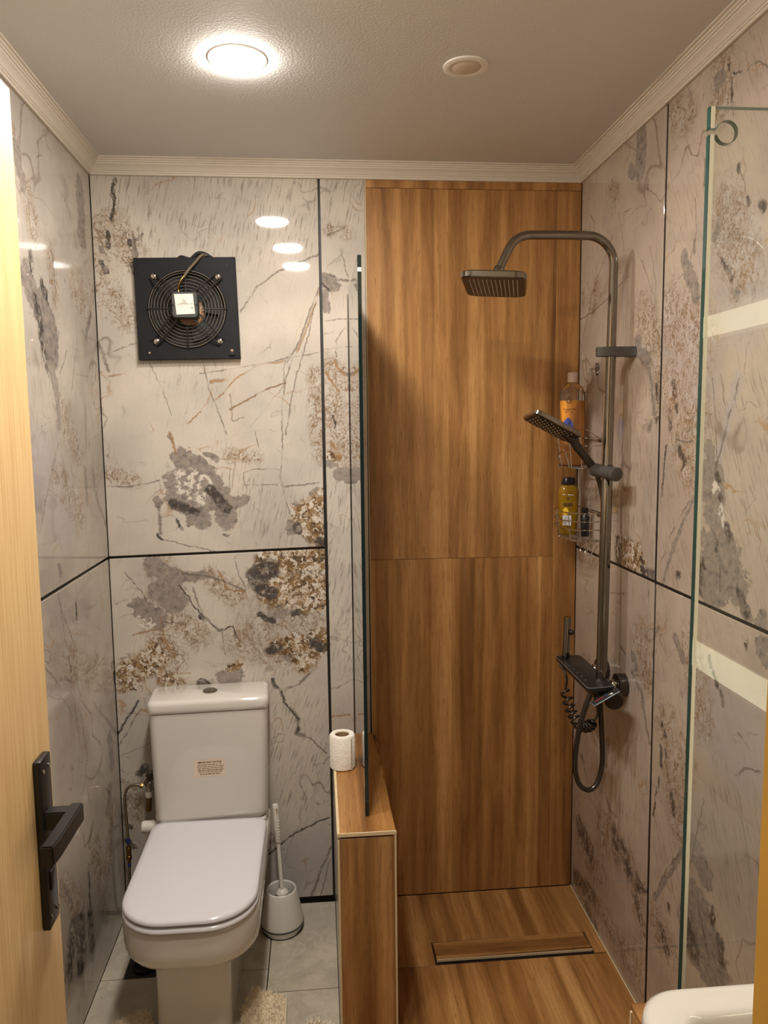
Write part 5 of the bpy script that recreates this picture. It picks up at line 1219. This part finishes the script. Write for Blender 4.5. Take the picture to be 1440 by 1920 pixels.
def dloop(z, out, ya=-0.052, yb=-0.252, n=14, shrink=0.0):
    """open bow from the wall out into the shower and back, at height z"""
    ya -= shrink; yb += shrink
    pts = [(CX, ya, z)]
    for k in range(n + 1):
        a = PI * k / n
        s = abs(math.sin(a)) ** 0.6
        pts.append((CX - 0.012 - (out - 0.012) * s, (ya + yb) / 2 + (ya - yb) / 2 * math.cos(a), z))
    return pts + [(CX, yb, z)]
def basket(z0, rings, out):
    bs = None
    for i, dz in enumerate(rings):
        o = tube('basket_ring', smooth_path(dloop(z0 + dz, out), 2), wr, M['chrome'], caddy, 6)
    lo = dloop(z0, out - 0.012, shrink=0.008)
    tube('basket_ring', smooth_path(lo, 2), wr, M['chrome'], caddy, 6)
    up = dloop(z0 + rings[0], out)
    for k in (2, 5, 8, 11, 13): tube('basket_upright', [lo[k], up[k]], wr * 0.8, M['chrome'], caddy, 6)
    for k in range(7):
        y = -0.070 - k * 0.0272
        t = abs((y - CYC) / 0.092); xo = CX - 0.012 - (out - 0.024) * max(0.0, 1 - t * t) ** 0.30
        tube('basket_wire', [(CX, y, z0 + 0.001), (xo, y, z0 + 0.001)], wr * 0.8, M['chrome'], caddy, 6)
    for xx in (0.03, 0.06): tube('basket_wire', [(CX - xx, -0.064, z0 - 0.001), (CX - xx, -0.240, z0 - 0.001)], wr * 0.8, M['chrome'], caddy, 6)
    tube('basket_rail', [(CX, -0.046, z0 + rings[0]), (CX, -0.258, z0 + rings[0])], wr, M['chrome'], caddy, 6)
    lathe('clip', [(0.008, 0), (0.008, 0.006), (0.004, 0.009)], M['gunmetal'], caddy, (CX + 0.001, fy1 + 0.018, z0 + rings[0] - 0.006), (-1, 0, 0), 12)
    lathe('clip', [(0.008, 0), (0.008, 0.006), (0.004, 0.009)], M['gunmetal'], caddy, (CX + 0.001, fy0 - 0.018, z0 + rings[0] - 0.006), (-1, 0, 0), 12)
basket(1.4195, (0.086, 0.064), 0.105)
basket(1.2080, (0.082, 0.058, 0.034), 0.105)
tube('top_bail', smooth_path([(CX, -0.090, 1.505), (CX - 0.030, -0.095, 1.528), (CX - 0.032, -0.190, 1.528), (CX, -0.205, 1.505)], 5), wr * 0.9, M['chrome'], caddy, 6)
tube('basket_arch', smooth_path([(1.352, -0.150, 1.421), (1.349, -0.162, 1.452), (1.349, -0.182, 1.470), (1.350, -0.204, 1.470), (1.353, -0.222, 1.452), (1.357, -0.232, 1.421)], 5), wr, M['chrome'], caddy, 6)
for yy in (-0.205, -0.165):
    tube('lower_hook', smooth_path([(CX, yy + 0.02, 1.200), (CX - 0.022, yy + 0.006, 1.190), (CX - 0.036, yy, 1.176), (CX - 0.034, yy - 0.006, 1.163), (CX - 0.020, yy - 0.006, 1.166), (CX - 0.016, yy - 0.004, 1.175)], 5), wr, M['chrome'], caddy, 6)

B1X, B1Y, B1Z = 1.4030, -0.112, 1.4218
b1 = thing('shower_gel_bottle', 'clear bottle of orange shower gel with a pale cap in the upper basket', 'bottle', (B1X, B1Y, B1Z), 'bottles in the wire caddy')
def bring(w, d, z): return rrect(B1X, B1Y, w, d, min(w, d) * 0.49, B1Z + z, 6)
loft('bottle_body', [bring(0.070, 0.056, 0.0006), bring(0.0765, 0.061, 0.004), bring(0.0765, 0.061, 0.205), bring(0.0745, 0.060, 0.216), bring(0.064, 0.054, 0.229), bring(0.045, 0.041, 0.240), bring(0.028, 0.028, 0.245), bring(0.026, 0.026, 0.250)], M['bottle'], b1, angle=60)
loft('gel', [bring(0.066, 0.052, 0.003), bring(0.0742, 0.0588, 0.007), bring(0.0742, 0.0588, 0.1925), bring(0.0735, 0.058, 0.1935)], M['gel'], b1, angle=60)
loft('cap', [bring(0.0285, 0.0285, 0.2475), bring(0.0290, 0.0290, 0.249), bring(0.0285, 0.0285, 0.2745), bring(0.026, 0.026, 0.2765)], M['cap_pink'], b1)
bf = B1Y - 0.0307
BR = Matrix.Rotation(math.radians(-6), 3, 'Z') @ FACE_FRONT
def b1p(dx, z): return Vector((B1X + dx, bf - 0.0008 + 0.012 * (dx / 0.038) ** 2, B1Z + z))
for r in (0.0085, 0.0045):
    tube('emblem', [b1p(-0.019 + r * math.cos(2 * PI * k / 20), 0.194 + r * math.sin(2 * PI * k / 20)) for k in range(20)], 0.0006, M['ink_brown'], b1, 5, True)
for k in range(8):
    a = 2 * PI * k / 8; tube('emblem', [b1p(-0.019 + 0.0045 * math.cos(a), 0.194 + 0.0045 * math.sin(a)), b1p(-0.019 + 0.0085 * math.cos(a), 0.194 + 0.0085 * math.sin(a))], 0.0005, M['ink_brown'], b1, 4)
writing('print', 'Shower Gel', 0.0078, Vector((B1X - 0.0185, bf - 0.0005, B1Z + 0.168)), BR, M['ink_brown'], b1)
bm = bmesh.new()
for z, x0, x1 in ((0.159, -0.032, -0.006), (0.062, -0.032, -0.012), (0.055, -0.032, -0.010), (0.049, -0.032, -0.014), (0.035, -0.026, -0.018)):
    bm.faces.new([bm.verts.new(b1p(x, z + d)) for x, d in ((x0, 0.0006), (x1, 0.0006), (x1, -0.0006), (x0, -0.0006))])
link('small_print', bm, M['ink_brown'], b1, smooth=False)['kind'] = 'stuff'
bm = bmesh.new()
bm.faces.new([bm.verts.new(b1p(-0.021 + 0.013 * math.cos(a) * (1 + 0.2 * math.sin(3 * a)), 0.107 + 0.036 * math.sin(a))) for a in [2 * PI * k / 24 for k in range(24)]])
link('printed_flower', bm, M['blue_print'], b1, smooth=False)

B2X, B2Y, B2Z = 1.4000, -0.100, 1.2105
b2o = thing('hair_oil_bottle', 'amber shampoo bottle with a black cap in the lower basket', 'bottle', (B2X, B2Y, B2Z), 'bottles in the wire caddy')
def b2ring(w, d, z): return rrect(B2X, B2Y, w, d, min(w, d) * 0.42, B2Z + z, 6)
loft('bottle_body', [b2ring(0.048, 0.032, 0.0006), b2ring(0.055, 0.037, 0.006), b2ring(0.056, 0.038, 0.05), b2ring(0.061, 0.040, 0.120), b2ring(0.061, 0.040, 0.133), b2ring(0.054, 0.037, 0.144), b2ring(0.040, 0.032, 0.150), b2ring(0.036, 0.030, 0.154)], M['amber'], b2o, angle=60)
loft('cap', [b2ring(0.043, 0.034, 0.1535), b2ring(0.044, 0.035, 0.155), b2ring(0.036, 0.030, 0.173), b2ring(0.033, 0.027, 0.1745)], M['cap_black'], b2o)
b2f = B2Y - 0.0206
def b2p(dx, z, o=0.0): return Vector((B2X + dx, b2f - o + 0.004 * (abs(dx) / 0.03) ** 4, B2Z + z))
writing('print', 'GLISS', 0.0118, Vector((B2X - 0.0085, b2f - 0.0003, B2Z + 0.0935)), Matrix.Rotation(math.radians(-4), 3, 'Z') @ FACE_FRONT, M['ink'], b2o, bold=0.0002)
def patch_on(name, m, pts, o):
    bm = bmesh.new(); bm.faces.new([bm.verts.new(b2p(x, z, o)) for x, z in pts]); return link(name, bm, M[m], b2o, smooth=False)
patch_on('drop_mark', 'ink', [(-0.0085, 0.106), (-0.0060, 0.113), (-0.0070, 0.1165), (-0.0100, 0.1165), (-0.0110, 0.113)], 0.0003)
patch_on('gold_band', 'white_print', [(-0.024, 0.1235), (0.009, 0.1210), (0.009, 0.1232), (-0.024, 0.1258)], 0.0003)
patch_on('white_label', 'white_print', [(-0.0235, 0.031), (0.0025, 0.029), (0.0025, 0.060), (-0.0235, 0.062)], 0.0003)
patch_on('printed_flower', 'yellow_print', [(-0.0150 + 0.0082 * math.cos(2 * PI * k / 16) * (1.0 + 0.10 * math.cos(2 * PI * k * 5 / 16)), 0.0730 + 0.0120 * math.sin(2 * PI * k / 16)) for k in range(16)], 0.0005)
patch_on('flower_heart', 'orange_print', [(-0.0145 + 0.0048 * math.cos(2 * PI * k / 12), 0.0690 + 0.0045 * math.sin(2 * PI * k / 12)) for k in range(12)], 0.0008)
bm = bmesh.new()
for z, x0, x1 in ((0.055, -0.020, -0.004), (0.050, -0.020, 0.000), (0.046, -0.020, -0.002), (0.042, -0.020, 0.000), (0.038, -0.020, -0.006)):
    bm.faces.new([bm.verts.new(b2p(x, z + d, 0.0006)) for x, d in ((x0, 0.0004), (x1, 0.0004), (x1, -0.0004), (x0, -0.0004))])
link('small_print', bm, M['ink_soft'], b2o, smooth=False)['kind'] = 'stuff'

# dark small bottle half hidden behind the amber one
b3 = thing('dark_bottle', 'small black bottle half hidden behind the amber bottle', 'bottle', (1.4345, -0.150, 1.2105), 'bottles in the wire caddy')
lathe('bottle_body', [(0.012, 0.0006), (0.0135, 0.003), (0.0135, 0.058), (0.009, 0.066)], M['cap_black'], b3, (1.4345, -0.150, 1.2105), seg=20)
lathe('cap', [(0.0085, 0.0665), (0.0095, 0.068), (0.0095, 0.084), (0.007, 0.086)], M['cap_black'], b3, (1.4345, -0.150, 1.2105), seg=20)

# ================================================================== LINEAR DRAIN COVER
cov = slab('drain_cover', 2, [(DX0 + 0.006, DY0 + 0.016), (DX1 - 0.003, DY0 + 0.026), (DX1 - 0.008, DY1 - 0.001), (DX0 + 0.005, DY1 - 0.006)], -0.0095, 0.0012, M['wood_drain'], None, 0.0006)
tag(cov, 'long wood-look tile cover over the linear drain in the shower floor', 'drain cover')
box('edge_strip', DX0 + 0.006, DX1 - 0.003, DY0 + 0.0135, DY0 + 0.0155, -0.006, 0.0010, M['edge'], cov)

# ================================================================== WASHBASIN
basin = thing('washbasin', 'white ceramic washbasin with a rounded corner in front of the glass pane', 'basin', (1.25, -1.66, 0.62))
bx0, bx1, by0, by1, bz = 1.046, W - 0.001, -1.92, -1.423, 0.775
bcx, bcy, bw, bd = (bx0 + bx1) / 2, (by0 + by1) / 2, bx1 - bx0, by1 - by0
def bsr(m, z, r): return rrect(bcx, bcy, bw - 2 * m, bd - 2 * m, r, z, 8)
bm = bmesh.new()
add_loft(bm, [bsr(0.05, 0.630, 0.06), bsr(0.016, 0.665, 0.062), bsr(0.003, 0.735, 0.062), bsr(0.0, bz - 0.016, 0.062), bsr(0.002, bz - 0.006, 0.061), bsr(0.008, bz - 0.001, 0.058), bsr(0.014, bz, 0.054), bsr(0.046, bz - 0.001, 0.030), bsr(0.052, bz - 0.004, 0.027), bsr(0.056, bz - 0.012, 0.025), bsr(0.068, bz - 0.10, 0.03), bsr(0.12, bz - 0.118, 0.03)])
link('bowl', bm, M['ceramic'], basin, angle=60)
lathe('waste', [(0.022, 0), (0.022, 0.003), (0.014, 0.004)], M['chrome'], basin, (bcx, bcy, bz - 0.118), seg=24)

# ================================================================== LIT MIRROR (seen only as two bright bands reflected in the glass pane)
mir = thing('wall_mirror', 'wall mirror with two lit strips, seen as bright bands reflected in the glass pane', 'mirror', (W, -1.66, 1.4))
box('cabinet', W - 0.030, W - 0.001, -1.93, -1.40, 1.020, 1.775, M['white_plastic'], mir, 0.002)
box('mirror_face', W - 0.0325, W - 0.0302, -1.925, -1.405, 1.092, 1.708, M['mirror'], mir)
box('light_strip', W - 0.0325, W - 0.0302, -1.925, -1.405, 1.716, 1.757, M['strip'], mir)
box('light_strip', W - 0.0325, W - 0.0302, -1.925, -1.405, 1.028, 1.085, M['strip'], mir)

# ---- move every Empty's origin to its base while its parts stay where they were modelled
for o in list(COL.objects):
    if o.type == 'EMPTY': rebase(o, tuple(o.location))
